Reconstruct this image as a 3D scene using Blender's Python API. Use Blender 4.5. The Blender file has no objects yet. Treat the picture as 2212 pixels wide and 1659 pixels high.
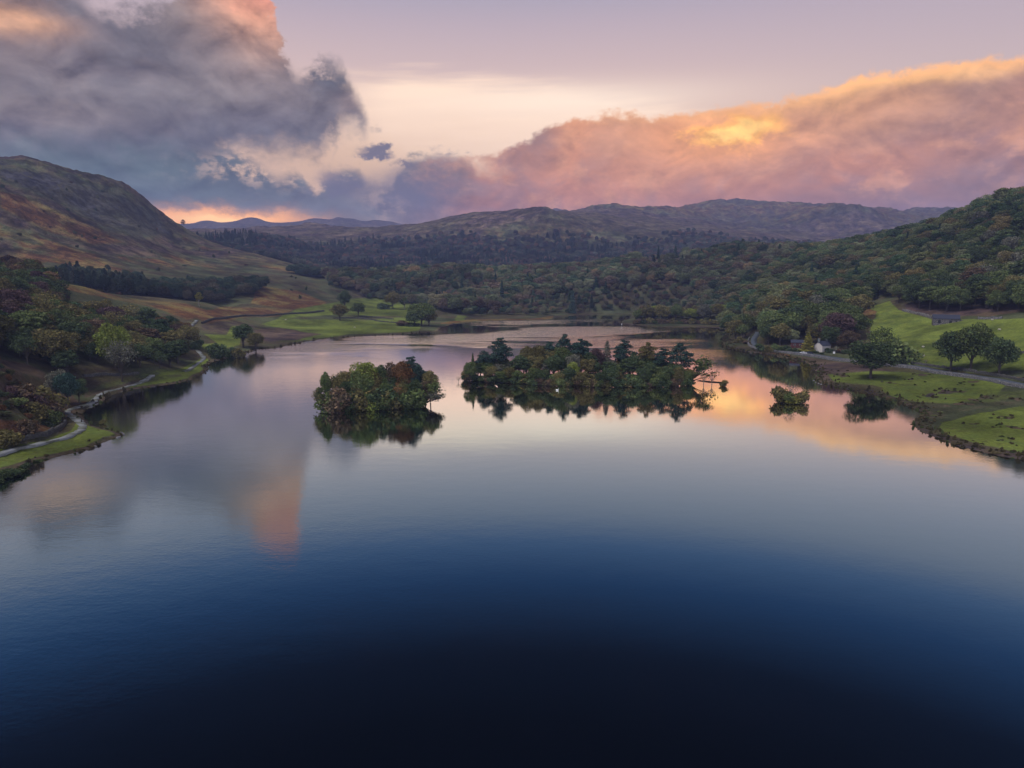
import bpy, bmesh, math, random
import numpy as np
from math import radians, degrees, sin, cos, tan, atan2, asin, hypot, exp, log, pi
from mathutils import Vector, Matrix

# ------------------------------------------------------------------ camera
CAM_H = 50.0
PITCH = radians(9.46)
F = 1475.0; CX = 1106.0; CY = 829.5          # survey grid used to read bearings off the view (2212 wide)
scene = bpy.context.scene
cam_d = bpy.data.cameras.new('camera'); cam = bpy.data.objects.new('camera', cam_d)
scene.collection.objects.link(cam); scene.camera = cam
cam.location = (0, 0, CAM_H); cam.rotation_euler = (pi/2 - PITCH, 0, 0)
cam_d.sensor_width = 36; cam_d.lens = F/2212*36; cam_d.clip_start = 0.5; cam_d.clip_end = 60000

cP, sP = cos(PITCH), sin(PITCH)
def ray(vx, vy):
    x = vx-CX; z = CY-vy
    return x, F*cP + z*sP, z*cP - F*sP
def azel(vx, vy):
    x, y, z = ray(vx, vy)
    return degrees(atan2(x, y)), degrees(atan2(z, hypot(x, y)))
def at_r(vx, vy, r):                     # world point in that bearing at ground distance r
    x, y, z = ray(vx, vy); h = hypot(x, y)
    return x/h*r, y/h*r, CAM_H + z/h*r
def at_z(vx, vy, Z=0.0):
    x, y, z = ray(vx, vy); t = (Z-CAM_H)/z
    return x*t, y*t
def project(X, Y, Z):                    # arrays
    dz = Z-CAM_H
    fwd = Y*cP - dz*sP; up = Y*sP + dz*cP
    fwd = np.where(fwd < 1e-3, 1e-3, fwd)
    return CX + X/fwd*F, CY - up/fwd*F

# ------------------------------------------------------------------ world: dusk sky with clouds, in bearings and elevations
world = bpy.data.worlds.new('World'); scene.world = world; world.use_nodes = True
WT = world.node_tree; WT.nodes.clear()
class S:
    def __init__(s, sock): s.k = sock
    def _m(s, op, o=None, p=None, clamp=False):
        n = WT.nodes.new('ShaderNodeMath'); n.operation = op; n.use_clamp = clamp
        for i, v in enumerate((s, o, p)):
            if v is None: continue
            if isinstance(v, S): WT.links.new(v.k, n.inputs[i])
            else: n.inputs[i].default_value = float(v)
        return S(n.outputs[0])
    def __add__(s, o): return s._m('ADD', o)
    __radd__ = __add__
    def __mul__(s, o): return s._m('MULTIPLY', o)
    __rmul__ = __mul__
    def __sub__(s, o): return s._m('SUBTRACT', o)
    def __rsub__(s, o): return (s*-1.0)+o
    def __truediv__(s, o): return s._m('DIVIDE', o)
    def clamp(s): return s._m('ADD', 0.0, clamp=True)
    def sm(s, a, b):
        n = WT.nodes.new('ShaderNodeMapRange'); n.interpolation_type = 'SMOOTHSTEP'
        WT.links.new(s.k, n.inputs[0]); n.inputs[1].default_value = a; n.inputs[2].default_value = b
        return S(n.outputs[0])
    def ge(s, b, soft): return s.sm(b-soft, b+soft)
def const3(c):
    n = WT.nodes.new('ShaderNodeRGB'); n.outputs[0].default_value = (*c, 1); return S(n.outputs[0])
def mixc(f, a, b):
    n = WT.nodes.new('ShaderNodeMix'); n.data_type = 'RGBA'; n.clamp_factor = True
    if isinstance(f, S): WT.links.new(f.k, n.inputs[0])
    else: n.inputs[0].default_value = f
    for i, v in ((6, a), (7, b)):
        if isinstance(v, S): WT.links.new(v.k, n.inputs[i])
        else: n.inputs[i].default_value = (*v, 1)
    return S(n.outputs[2])
def comb(x, y, z):
    n = WT.nodes.new('ShaderNodeCombineXYZ')
    for i, v in enumerate((x, y, z)):
        if isinstance(v, S): WT.links.new(v.k, n.inputs[i])
        else: n.inputs[i].default_value = float(v)
    return S(n.outputs[0])
def noise(vec, scale, detail=4, rough=0.55, lac=2.0, dist=0.0):
    n = WT.nodes.new('ShaderNodeTexNoise'); WT.links.new(vec.k, n.inputs['Vector'])
    n.inputs['Scale'].default_value = scale; n.inputs['Detail'].default_value = detail
    n.inputs['Roughness'].default_value = rough; n.inputs['Lacunarity'].default_value = lac
    n.inputs['Distortion'].default_value = dist
    return S(n.outputs['Fac'])
def scale(c, k):                         # brighten or dim a colour by a factor
    n = WT.nodes.new('ShaderNodeVectorMath'); n.operation = 'SCALE'; WT.links.new(c.k, n.inputs[0]); WT.links.new(k.k, n.inputs['Scale']); return S(n.outputs[0])
def tint(c, k):
    n = WT.nodes.new('ShaderNodeVectorMath'); n.operation = 'MULTIPLY'; WT.links.new(c.k, n.inputs[0]); n.inputs[1].default_value = k; return S(n.outputs[0])
def ramp(f, stops, interp='EASE'):
    n = WT.nodes.new('ShaderNodeValToRGB'); WT.links.new(f.k, n.inputs[0]); r = n.color_ramp; r.interpolation = interp
    while len(r.elements) > 1: r.elements.remove(r.elements[-1])
    r.elements[0].position = stops[0][0]; r.elements[0].color = (*stops[0][1], 1)
    for p, c in stops[1:]:
        e = r.elements.new(p); e.color = (*c, 1)
    return S(n.outputs[0])
AZM = 62.0; ELM = 40.0
def fcurve(a, pts):                      # pts: (az deg, el deg) -> elevation as a function of bearing
    n = WT.nodes.new('ShaderNodeFloatCurve')
    f = (a*(0.5/AZM)+0.5).clamp(); WT.links.new(f.k, n.inputs['Value'])
    c = n.mapping.curves[0]
    P = sorted((0.5+x*0.5/AZM, (y+10)/50.0) for x, y in pts)
    P = [(0.0, P[0][1])]+P+[(1.0, P[-1][1])]
    n.mapping.use_clip = False
    c.points[0].location = P[0]; c.points[1].location = P[-1]
    for p in P[1:-1]: c.points.new(*p)
    for p in c.points: p.handle_type = 'AUTO_CLAMPED'
    n.mapping.update()
    return S(n.outputs[0])*50.0-10.0
def PX(lst): return [azel(*p) for p in lst]

tc = WT.nodes.new('ShaderNodeTexCoord')
sep = WT.nodes.new('ShaderNodeSeparateXYZ'); WT.links.new(tc.outputs['Generated'], sep.inputs[0])
dx, dy, dz = (S(sep.outputs[i]) for i in range(3))
az = dx._m('ARCTAN2', dy)*57.29578
el = dz._m('ARCSINE')*57.29578
# cloud texture space: bearings in degrees, elevation stretched so clouds lie flatter
q = comb(az*0.1, el*0.17, 0.0)
q1 = noise(q, 1.6, 6, 0.6); q2 = noise(comb(az*0.1+7.3, el*0.17+3.1, 2.0), 1.6, 6, 0.6)
q3 = noise(comb(az*0.1+17.3, el*0.15-9.1, 5.0), 4.5, 7, 0.62)
q4 = noise(comb(az*0.07+3.3, el*0.2+1.1, 8.0), 1.1, 3, 0.5)
q5 = noise(comb(az*0.1-5.3, el*0.16+21.1, 11.0), 2.6, 5, 0.55, dist=0.6)
q6 = noise(comb(az*0.1+1.3, el*0.13+4.1, 3.0), 11.0, 6, 0.62)
q3b = noise(comb(az*0.1+17.3-0.02, el*0.15-9.1+0.10, 5.0), 4.5, 5, 0.62)
q5b = noise(comb(az*0.1-5.3, el*0.16+21.1+0.16, 11.0), 2.6, 4, 0.55, dist=0.6)
billow = (q3-q3b)*0.65+(q5-q5b)*1.7+(q6-0.5)*0.15
streak = noise(comb(az*0.035, el*0.35-az*0.012, 4.0), 3.0, 5, 0.6)
wa = az + (q1-0.5)*9.0; we = el + (q2-0.5)*6.0            # strong warp
va = az + (q1-0.5)*3.5; ve = el + (q2-0.5)*2.4            # gentle warp
def blob(vx, vy, sx, sy, a=None, e=None):                 # soft lump at a bearing
    a0, e0 = azel(vx, vy); a = a or va; e = e or ve
    u = (a-a0)*(1475*pi/180/sx); v = (e-e0)*(1475*pi/180/sy)
    return ((u*u+v*v)*-0.5)._m('EXPONENT')

# clear evening sky
base = ramp(((el+5.0)/95.0).clamp(), [(0.0, (.60, .34, .26)), (0.053, (.80, .46, .31)), (0.12, (.95, .62, .42)), (0.175, (.92, .64, .48)),
     (0.215, (.70, .52, .49)), (0.245, (.55, .44, .48)), (0.263, (.45, .395, .47)), (0.289, (.15, .23, .43)), (0.32, (.044, .118, .30)),
     (0.375, (.006, .016, .045)), (0.43, (.002, .004, .010)), (0.5, (.001, .0015, .004)), (1.0, (.001, .0015, .004))], 'LINEAR')
base = mixc(az.sm(5, 45)*0.45*el.sm(3, 12)*el.sm(23, 17), base, const3((.40, .37, .46)))
# bright cream veil of high cloud
ctop = fcurve(az, PX([(700, 160), (800, 165), (900, 160), (1000, 163), (1150, 182), (1300, 202), (1400, 218), (1530, 236), (1700, 250)]))
dC = (ctop-el) + (streak-0.5)*2.4
veil = dC.sm(-0.8, 1.2)*el.sm(3.0, 8.5)*az.sm(-17, -9)*az.sm(26, 8)
veil = veil*(0.62+streak*0.6)
col = mixc(veil, base, const3((1.22, .90, .66)))
haloed = blob(1250, 215, 190, 22, az, el)
col = mixc(haloed*0.6, col, const3((1.25, 1.02, .80)))
# thin warm wash low down in the middle
col = mixc(blob(760, 370, 190, 50)*0.85, col, const3((.86, .55, .33)))
# low blue-grey stratus on the left and centre
ltop = fcurve(az, PX([(-400, 200), (0, 210), (300, 235), (430, 290), (520, 322), (570, 352), (600, 372), (640, 362), (680, 392), (715, 372), (760, 352), (800, 388), (840, 400), (862, 352), (950, 340), (1010, 350), (1100, 400), (1300, 470)]))
dL = (ltop-el)+(q3-0.5)*3.0+(q5-0.5)*3.2+(q6-0.5)*1.4
stratus = dL.sm(-0.25, 1.0)
scol = mixc(az.sm(-30, -6), const3((.125, .165, .205)), const3((.22, .18, .235)))
scol = mixc(az.sm(-16, -4)*el.sm(9.5, 4.0)*0.8, scol, const3((.37, .215, .26)))
scol = mixc(q5.sm(0.38, 0.68)*0.6, scol, const3((.13, .14, .19)))
scol = mixc(q4.sm(0.5, 0.72)*0.5, scol, const3((.30, .27, .30)))
lgaps = (q3*0.5+q5*0.3+q6*0.2).sm(0.47, 0.56)*(blob(610, 375, 90, 16, az, el)*1.3+blob(560, 345, 60, 14, az, el)).clamp()
lgaps2 = (q3*0.5+q1*0.5).sm(0.47, 0.58)*blob(840, 410, 36, 45, az, el)
sA = stratus*(1.0-lgaps*0.95)*(1.0-lgaps2*0.8)
scol = tint(scol, (.96, 1.05, .80))
scol = scale(scol, billow*0.8+0.92)
col = mixc(sA, col, scol)
# glow in the gap over the far fells
glow = blob(470, 474, 100, 13, az+(q1-0.5)*5, el+(q3-0.5)*2.2)
glow = (glow*1.7).clamp()
col = mixc(glow, col, const3((1.7, .70, .16)))
col = mixc((blob(478, 474, 52, 6, az, el+(q3-0.5)*1.2)*1.2).clamp(), col, const3((2.1, 1.15, .36)))
# dark puffs in the centre
for (bx, by, bw, bh, k) in ((812, 328, 26, 8, .95), (880, 352, 22, 6, .8), (740, 402, 42, 17, .8), (905, 410, 75, 34, .75), (700, 300, 26, 22, .0), (960, 345, 30, 9, .5)):
    if k: 
        m = (blob(bx, by, bw, bh, az+(q3-0.5)*5.0+(q6-0.5)*2.5, el+(q5-0.5)*2.4+(q3-0.5)*2.0+(q6-0.5)*1.5)*1.9).sm(0.15, 1.6)
        col = mixc(m*k, col, const3((.17, .155, .20)))
# warm cloud bank on the right
btop = fcurve(az, PX([(880, 372), (905, 348), (960, 340), (1010, 334), (1060, 328), (1105, 312), (1150, 290), (1185, 268), (1220, 257), (1260, 250), (1330, 244), (1450, 243), (1520, 232),
      (1600, 224), (1700, 212), (1790, 195), (1830, 183), (1870, 163), (1950, 150), (2010, 140), (2060, 128), (2130, 117), (2212, 112), (2350, 95), (2600, 90)]))
dB = (btop-el)+(q3-0.5)*2.0+(q5-0.5)*1.2+(q6-0.5)*1.0
bank = dB.sm(-0.15, 0.5)*(az+(q1-0.5)*14.0+(q3-0.5)*6.0).sm(-9.5, 0.5)
bcol = mixc(el.sm(1.5, 9.0), const3((.48, .21, .20)), const3((.68, .30, .175)))
bcol = mixc(az.sm(20, 34)*0.5, bcol, const3((.42, .25, .23)))
bcol = mixc((q5*0.55+q1*0.25+q3*0.2).sm(0.45, 0.57)*0.75, bcol, const3((.31, .185, .21)))
bcol = mixc((q2*0.5+q3*0.5).sm(0.49, 0.60)*0.6*el.sm(2, 6), bcol, const3((.80, .40, .23)))
bcol = mixc(el.sm(6.0, 1.5)*az.sm(6, 26)*0.75, bcol, const3((.30, .215, .27)))
for (bx, by, bw, bh, k) in ((1165, 290, 26, 20, .8), (1135, 345, 46, 26, .5), (1655, 250, 60, 22, .3), (1640, 345, 55, 22, .45), (2040, 182, 95, 26, .75), (1980, 260, 120, 24, .5), (1745, 235, 50, 18, .55), (1790, 300, 100, 20, .35), (2140, 385, 50, 40, .45), (1850, 430, 120, 18, .35)):
    col_d = const3((.25, .175, .205))
    bcol = mixc((blob(bx, by, bw, bh)*1.3).clamp()*k, bcol, col_d)
for (bx, by, bw, bh, k, c) in ((1500, 330, 170, 60, .55, (.78, .38, .24)), (1620, 235, 170, 16, .75, (1.0, .56, .26)), (1340, 300, 60, 30, .45, (.78, .42, .27)), (1560, 300, 90, 32, .75, (1.0, .46, .18)),
                               (1850, 250, 130, 26, .5, (.80, .42, .24)), (1950, 170, 120, 11, .85, (1.0, .58, .28))):
    bcol = mixc((blob(bx, by, bw, bh)*1.25).clamp()*k, bcol, const3(c))
hot = (blob(1590, 288, 82, 27, az+(q3-0.5)*5+(q6-0.5)*2, el+(q5-0.5)*3+(q3-0.5)*2)*1.25+(q3-0.5)*1.4+(q6-0.5)*0.5).sm(0.42, 0.95)
bcol = mixc(hot, bcol, const3((1.12, .58, .15)))
hot2 = (blob(1596, 284, 56, 17, az+(q3-0.5)*5+(q6-0.5)*2, el+(q5-0.5)*3)*1.3+(q3-0.5)*1.4).sm(0.5, 1.1)
bcol = mixc(hot2*0.85, bcol, const3((1.3, .86, .28)))
rim = dB.sm(1.1, 0.15)*az.sm(14, 27)
bcol = mixc(rim*0.95, bcol, const3((1.12, .62, .27)))
rim2 = dB.sm(0.9, 0.0)*az.sm(1, 8)
bcol = mixc(rim2*0.55, bcol, const3((1.0, .54, .28)))
bcol = tint(bcol, (1.08, .97, .74))
bcol = scale(bcol, billow*0.70*dB.sm(-0.2, 1.2)+1.06)
col = mixc(bank, col, bcol)
# big dark cloud upper left
ld = PX([(-500, -20), (-200, -60), (0, -95), (90, -80), (150, -50), (195, -5), (250, 14), (330, 4), (385, -20), (440, -70), (470, -100), (520, -140), (575, -150), (588, -30), (600, 70), (616, 120), (638, 148), (662, 158), (685, 146),
         (712, 128), (738, 136), (757, 170), (775, 190), (790, 225), (803, 262)])
aw = az+(q1-0.5)*0.8+(q3-0.5)*2.6+(q6-0.5)*1.8
atop = fcurve(aw, ld)
abot = fcurve(aw, PX([(-600, 330), (0, 330), (500, 340), (580, 338), (640, 336), (700, 344), (722, 320), (712, 296), (735, 282), (765, 282), (785, 292), (805, 262)]))
dA = (atop-el)+(q3-0.5)*3.4+(q5-0.5)*2.2+(q6-0.5)*1.6
dA2 = (el-abot)+(q3-0.5)*3.0+(q6-0.5)*1.6
right = (azel(812, 250)[0]-az+(q3-0.5)*4.0+(q6-0.5)*2.0).sm(-0.3, 1.0)
cloudA = dA.sm(-0.5, 1.5)*dA2.sm(-1.2, 2.0)*right*(el+(q3-0.5)*4).sm(25.5, 19.0)
acol = mixc(el.sm(6.5, 12), const3((.15, .145, .19)), const3((.165, .14, .19)))
acol = mixc(q4.sm(0.42, 0.62)*0.6, acol, const3((.25, .19, .215)))
acol = mixc((q5*0.4+q2*0.3+q3*0.3).sm(0.46, 0.57)*0.6, acol, const3((.115, .11, .15)))
acol = mixc(el.sm(14.5, 20.0)*0.5, acol, const3((.27, .225, .27)))
for (bx, by, bw, bh, k, c) in ((470, 195, 80, 30, .5, (.27, .22, .25)), (150, 215, 130, 30, .35, (.30, .24, .26)), (60, 240, 120, 20, .35, (.35, .25, .24)), (560, 90, 80, 60, .45, (.42, .29, .29)), (560, -12, 52, 50, .95, (1.0, .48, .25)), (530, 40, 90, 34, .35, (.50, .31, .27)),
                               (25, 38, 52, 18, .85, (.88, .42, .25)), (15, 85, 80, 34, .3, (.45, .29, .26)), (760, 215, 22, 18, .35, (.5, .3, .27)), (510, 180, 60, 90, .0, (0, 0, 0)), (700, 250, 60, 34, .4, (.24, .19, .22))):
    if k: acol = mixc((blob(bx, by, bw, bh)*1.25).clamp()*k, acol, const3(c))
acol = mixc((blob(556, -75, 55, 60)*1.3).clamp()*0.9, acol, const3((.90, .30, .26)))
acol = mixc((blob(712, 150, 36, 24)*1.3).clamp()*0.7, acol, const3((.10, .10, .14)))
acol = tint(acol, (.97, 1.02, .86))
acol = scale(acol, billow*0.95+0.98)
col = mixc(cloudA, col, acol)
# a few faint wisps high up (seen only in the lake)
wisp = (q5*0.5+q4*0.5).sm(0.50, 0.66)*el.sm(23, 27)*el.sm(40, 28)
col = mixc(wisp*0.04, col, const3((.20, .075, .09)))
# the eastern half of the sky behind the viewer: unseen, brightened as fill light for the land
back = dy.sm(0.10, -0.45)
col = mixc(back, col, const3((.95, .98, 1.25)))
bg = WT.nodes.new('ShaderNodeBackground'); WT.links.new(col.k, bg.inputs[0]); bg.inputs[1].default_value = 1.0
wo = WT.nodes.new('ShaderNodeOutputWorld'); WT.links.new(bg.outputs[0], wo.inputs[0])
world.cycles.sampling_method = 'MANUAL'; world.cycles.sample_map_resolution = 512

# one soft high light, added as fill to brighten the land
fill_sun_d = bpy.data.lights.new('sun', 'SUN'); sun = bpy.data.objects.new('sun', fill_sun_d); scene.collection.objects.link(sun)
fill_sun_d.energy = 2.1; fill_sun_d.angle = radians(20); fill_sun_d.color = (1.0, .95, .90)
FILL_DIR = Vector((-0.50, -0.12, 0.90)).normalized()
sun.rotation_euler = FILL_DIR.to_track_quat('Z', 'Y').to_euler()

vs = scene.view_settings; scene.display_settings.display_device = 'sRGB'
vs.view_transform = 'Standard'; vs.look = 'None'; vs.gamma = 1.0; vs.exposure = 0.12; vs.use_curve_mapping = False
scene.cycles.max_bounces = 5; scene.cycles.diffuse_bounces = 2; scene.cycles.glossy_bounces = 2
scene.cycles.transmission_bounces = 2; scene.cycles.volume_bounces = 0; scene.cycles.transparent_max_bounces = 4
scene.cycles.sample_clamp_indirect = 4.0

# ------------------------------------------------------------------ helpers
COL = scene.collection
rng = np.random.default_rng(11); random.seed(7)
def tag(o, label=None, cat=None, group=None, kind=None):
    if label: o['label'] = label
    if cat: o['category'] = cat
    if group: o['group'] = group
    if kind: o['kind'] = kind
    return o
def mesh_obj(name, V, Fa, mats=(), parent=None, smooth=False):
    me = bpy.data.meshes.new(name)
    V = np.asarray(V, dtype=np.float32); Fa = np.asarray(Fa, dtype=np.int32)
    k = Fa.shape[1]
    me.vertices.add(len(V)); me.vertices.foreach_set('co', V.ravel())
    me.loops.add(Fa.size); me.loops.foreach_set('vertex_index', Fa.ravel())
    me.polygons.add(len(Fa)); me.polygons.foreach_set('loop_start', np.arange(0, Fa.size, k, dtype=np.int32))
    me.polygons.foreach_set('loop_total', np.full(len(Fa), k, dtype=np.int32))
    if smooth: me.polygons.foreach_set('use_smooth', np.ones(len(Fa), dtype=bool))
    for m in (mats if isinstance(mats, (list, tuple)) else [mats]): me.materials.append(m)
    me.update(calc_edges=True)
    o = bpy.data.objects.new(name, me); COL.objects.link(o)
    if parent: o.parent = parent
    return o
def empty(name, loc, rz=0.0):
    o = bpy.data.objects.new(name, None); COL.objects.link(o); o.location = loc; o.rotation_euler = (0, 0, rz)
    o.empty_display_size = 0.5
    return o
_T = np.random.default_rng(5).random((256, 256)).astype(np.float64)
def vnoise(x, y):
    xi = np.floor(x).astype(int); yi = np.floor(y).astype(int); fx = x-xi; fy = y-yi
    fx = fx*fx*(3-2*fx); fy = fy*fy*(3-2*fy)
    a = _T[xi & 255, yi & 255]; b = _T[(xi+1) & 255, yi & 255]; c = _T[xi & 255, (yi+1) & 255]; d = _T[(xi+1) & 255, (yi+1) & 255]
    return (a*(1-fx)+b*fx)*(1-fy)+(c*(1-fx)+d*fx)*fy
def fbm(x, y, lam, octv=4, gain=0.5, seed=0.0):
    s = 0; a = 1; t = 0
    x = x/lam+seed*13.7; y = y/lam+seed*7.1
    for i in range(octv):
        s = s+a*(vnoise(x, y)-0.5); t += a; a *= gain
        x, y = (x*0.8-y*0.6)*2.03+5.2, (x*0.6+y*0.8)*2.03+1.7
    return s/t*2.0                       # about -1..1
def sstep(x, a, b):
    t = np.clip((x-a)/(b-a), 0, 1); return t*t*(3-2*t)

# ------------------------------------------------------------------ node materials
class MB:                                 # small material builder
    def __init__(s, name):
        s.m = bpy.data.materials.new(name); s.m.use_nodes = True; s.t = s.m.node_tree; s.t.nodes.clear()
        s.out = s.t.nodes.new('ShaderNodeOutputMaterial')
    def n(s, typ, ins=None, **kw):
        nd = s.t.nodes.new(typ)
        for k, v in kw.items(): setattr(nd, k, v)
        for k, v in (ins or {}).items():
            if isinstance(v, bpy.types.NodeSocket): s.t.links.new(v, nd.inputs[k])
            else: nd.inputs[k].default_value = v
        return nd
    def math(s, op, a, b=0.0, clamp=False): return s.n('ShaderNodeMath', {0: a, 1: b}, operation=op, use_clamp=clamp).outputs[0]
    def mix(s, f, a, b, blend='MIX'):
        nd = s.n('ShaderNodeMix', data_type='RGBA', blend_type=blend, clamp_factor=True)
        for i, v in ((0, f), (6, a), (7, b)):
            if isinstance(v, bpy.types.NodeSocket): s.t.links.new(v, nd.inputs[i])
            elif i: nd.inputs[i].default_value = (*v, 1)
            else: nd.inputs[i].default_value = v
        return nd.outputs[2]
    def pos(s): return s.n('ShaderNodeNewGeometry').outputs['Position']
    def obj(s): return s.n('ShaderNodeTexCoord').outputs['Object']
    def noise(s, vec, scale, detail=4, rough=0.55, dist=0.0):
        return s.n('ShaderNodeTexNoise', {'Vector': vec, 'Scale': scale, 'Detail': detail, 'Roughness': rough, 'Distortion': dist}).outputs['Fac']
    def sm(s, v, a, b, o0=0.0, o1=1.0): return s.n('ShaderNodeMapRange', {0: v, 1: a, 2: b, 3: o0, 4: o1}, interpolation_type='SMOOTHSTEP').outputs[0]
    def bump(s, h, strength=0.4, dist=0.3): return s.n('ShaderNodeBump', {'Strength': strength, 'Distance': dist, 'Height': h}).outputs[0]
    def bsdf(s, col, rough=0.9, spec=0.15, normal=None, metal=0.0):
        ins = {'Base Color': col if isinstance(col, bpy.types.NodeSocket) else (*col, 1), 'Roughness': rough, 'Specular IOR Level': spec, 'Metallic': metal}
        if normal: ins['Normal'] = normal
        b = s.n('ShaderNodeBsdfPrincipled', ins); s.t.links.new(b.outputs[0], s.out.inputs[0]); return b

# ------------------------------------------------------------------ the lake outline, surveyed on the water plane
SH = [(-900, 1500), (-500, 1180), (-200, 1080), (-60, 1045), (0, 1031), (17, 1015), (45, 1008), (72, 998), (147, 981), (200, 969), (217, 958), (239, 949.5), (258, 944), (264, 939), (248, 932), (228, 928), (205, 921), (194, 915), (181, 903), (178, 893),
      (189, 880), (219, 867.6), (236, 855), (266, 844), (319, 836), (389, 826), (416, 819), (444, 803), (448, 790), (456, 782), (486, 774.5), (528, 763.4), (553, 755), (561, 754), (598, 752), (616, 746.6), (652, 741), (691, 737.5), (625, 744), (688, 733),
      (748, 727.5), (815, 725), (881, 721), (925, 718), (945, 714.5), (950, 707), (981, 699.8), (1031, 694.5), (1090, 693), (1152, 692.5), (1193, 690.5), (1199, 686), (1240, 681), (1287, 678), (1374, 678), (1390, 684), (1350, 692), (1338, 698.5), (1380, 702.5), (1430, 706), (1474, 706.5), (1530, 707), (1565, 708),
      (1572, 716), (1566, 726), (1558, 740), (1566, 750), (1579, 755), (1600, 758), (1626, 761), (1665, 767), (1709, 776), (1738, 783), (1752, 791), (1757, 800), (1760, 817.7), (1775, 826.6), (1816, 838.5), (1855, 846), (1893.5, 853), (1935, 865), (1977, 883),
      (1990, 890), (1997, 896), (1988, 903), (1971, 912.7), (1978, 924), (1994, 933.5), (2030, 948), (2060, 961), (2089, 967.6), (2149, 982.5), (2212, 993), (2400, 1012), (2700, 1050), (3200, 1160), (4200, 1500)]
SH = [p for p in SH if p not in ((691, 737.5),)]
shore = [at_z(*p) for p in SH]
# crinkle the outline a little between surveyed points
def crinkle(P, amp=0.035, seed=1):
    r = random.Random(seed); out = []
    for a, b in zip(P[:-1], P[1:]):
        out.append(a); L = hypot(b[0]-a[0], b[1]-a[1]); n = int(min(6, L/5))
        for i in range(1, n):
            t = i/n; d = r.uniform(-1, 1)*min(1.6, L*amp)
            nx, ny = -(b[1]-a[1])/L, (b[0]-a[0])/L
            out.append((a[0]+(b[0]-a[0])*t+nx*d, a[1]+(b[1]-a[1])*t+ny*d))
    out.append(P[-1]); return out
shore = crinkle(shore)
lake = [(-330, -420)]+shore+[(420, -420)]
lake = np.array(lake)
def seg_sdf(px, py, poly, closed=True):  # signed distance, negative inside
    P = np.asarray(poly, float); Q = np.roll(P, -1, 0)
    if not closed: P, Q = P[:-1], Q[:-1]
    d2 = np.full(px.shape, 1e18); ins = np.zeros(px.shape, bool)
    for (ax, ay), (bx, by) in zip(P, Q):
        ex, ey = bx-ax, by-ay; wx, wy = px-ax, py-ay
        t = np.clip((wx*ex+wy*ey)/(ex*ex+ey*ey+1e-12), 0, 1)
        d2 = np.minimum(d2, (wx-ex*t)**2+(wy-ey*t)**2)
        if closed:
            c = (ay > py) != (by > py)
            if by != ay: ins ^= c & (px < (bx-ax)*(py-ay)/(by-ay)+ax)
    d = np.sqrt(d2)
    return np.where(ins, -d, d) if closed else d

# ------------------------------------------------------------------ terrain: levels surveyed as (bearing, distance) -> height
G = []                                   # vx, vy, r on visible ground
G += [(0, 960, 224), (0, 900, 238), (0, 850, 255), (0, 798, 270), (60, 803, 283), (100, 826, 289), (140, 851, 286), (172, 872, 280), (-250, 760, 262), (-200, 900, 230), (60, 870, 262), (110, 890, 262)]
G += [(0, 410, 1050), (0, 480, 960), (0, 560, 850), (100, 440, 1080), (100, 500, 980), (200, 480, 1100), (200, 560, 900), (300, 500, 1150), (300, 570, 950), (380, 530, 1250), (450, 600, 900), (400, 560, 1080),
      (0, 343, 1300), (60, 346, 1300), (110, 358, 1300), (180, 377, 1310), (260, 396, 1330), (310, 425, 1350), (345, 455, 1370), (385, 483, 1400), (412, 505, 1420), (430, 516, 1430), (477, 531, 1380), (520, 542, 1300), (567, 553, 1250), (613, 576, 1150), (667, 593, 1080), (713, 608, 1000),
      (-300, 330, 1300), (-700, 330, 1250), (-300, 480, 900)]
G += [(111, 609, 560), (194, 622, 575), (236, 636, 590), (264, 644, 600), (305, 648, 615), (361, 654, 625), (403, 656.5, 640), (0, 600, 560)]
G += [(450, 655, 690), (500, 650, 730), (560, 625, 800), (600, 640, 800), (640, 640, 820), (690, 650, 790), (720, 664, 755), (500, 665, 700), (620, 610, 930)]
G += [(560, 700, 616), (415, 700, 540), (480, 740, 480), (435, 770, 412), (800, 690, 671), (870, 670, 776), (800, 650, 920), (900, 650, 900), (430, 690, 560)]
G += [(750, 602, 1000), (715, 622, 920), (850, 598, 1000), (940, 596, 1000), (1040, 592, 1000), (1200, 594, 1000), (1290, 588, 1000), (1380, 561, 1050), (1440, 558, 1050), (1505, 554, 1050), (1550, 545, 1050), (1605, 541, 1040), (1680, 545, 1010), (1728, 546, 990), (1787, 550, 970), (1829, 541, 950), (1899, 533, 920),
      (1936, 527, 900), (2006, 514, 880), (2045, 512, 860), (2098, 504, 840), (2112, 480, 830), (2126, 466, 820), (2152, 452, 805), (2180, 443, 785), (2212, 439, 770), (2400, 385, 740), (2800, 330, 700)]
G += [(1300, 640, 850), (1500, 622, 850), (1400, 632, 850), (1700, 625, 730), (1850, 606, 680), (2000, 606, 600), (2150, 604, 570), (2212, 600, 560), (1700, 680, 545), (1600, 705, 560), (1800, 640, 620), (1640, 660, 640)]
G += [(1882, 662, 570), (1923, 651, 560), (1941, 672, 520), (1985, 684, 500), (2021, 690, 487), (2080, 691, 475), (2150, 690, 460), (2212, 690, 450), (2500, 680, 430), (1900, 740, 440), (2100, 740, 420), (2212, 770, 372), (1965, 780, 388), (2050, 795, 372), (2150, 808, 355)]
G += [(1775, 758, 440), (1740, 755, 444), (1820, 765, 430), (1850, 755, 450)]
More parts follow.
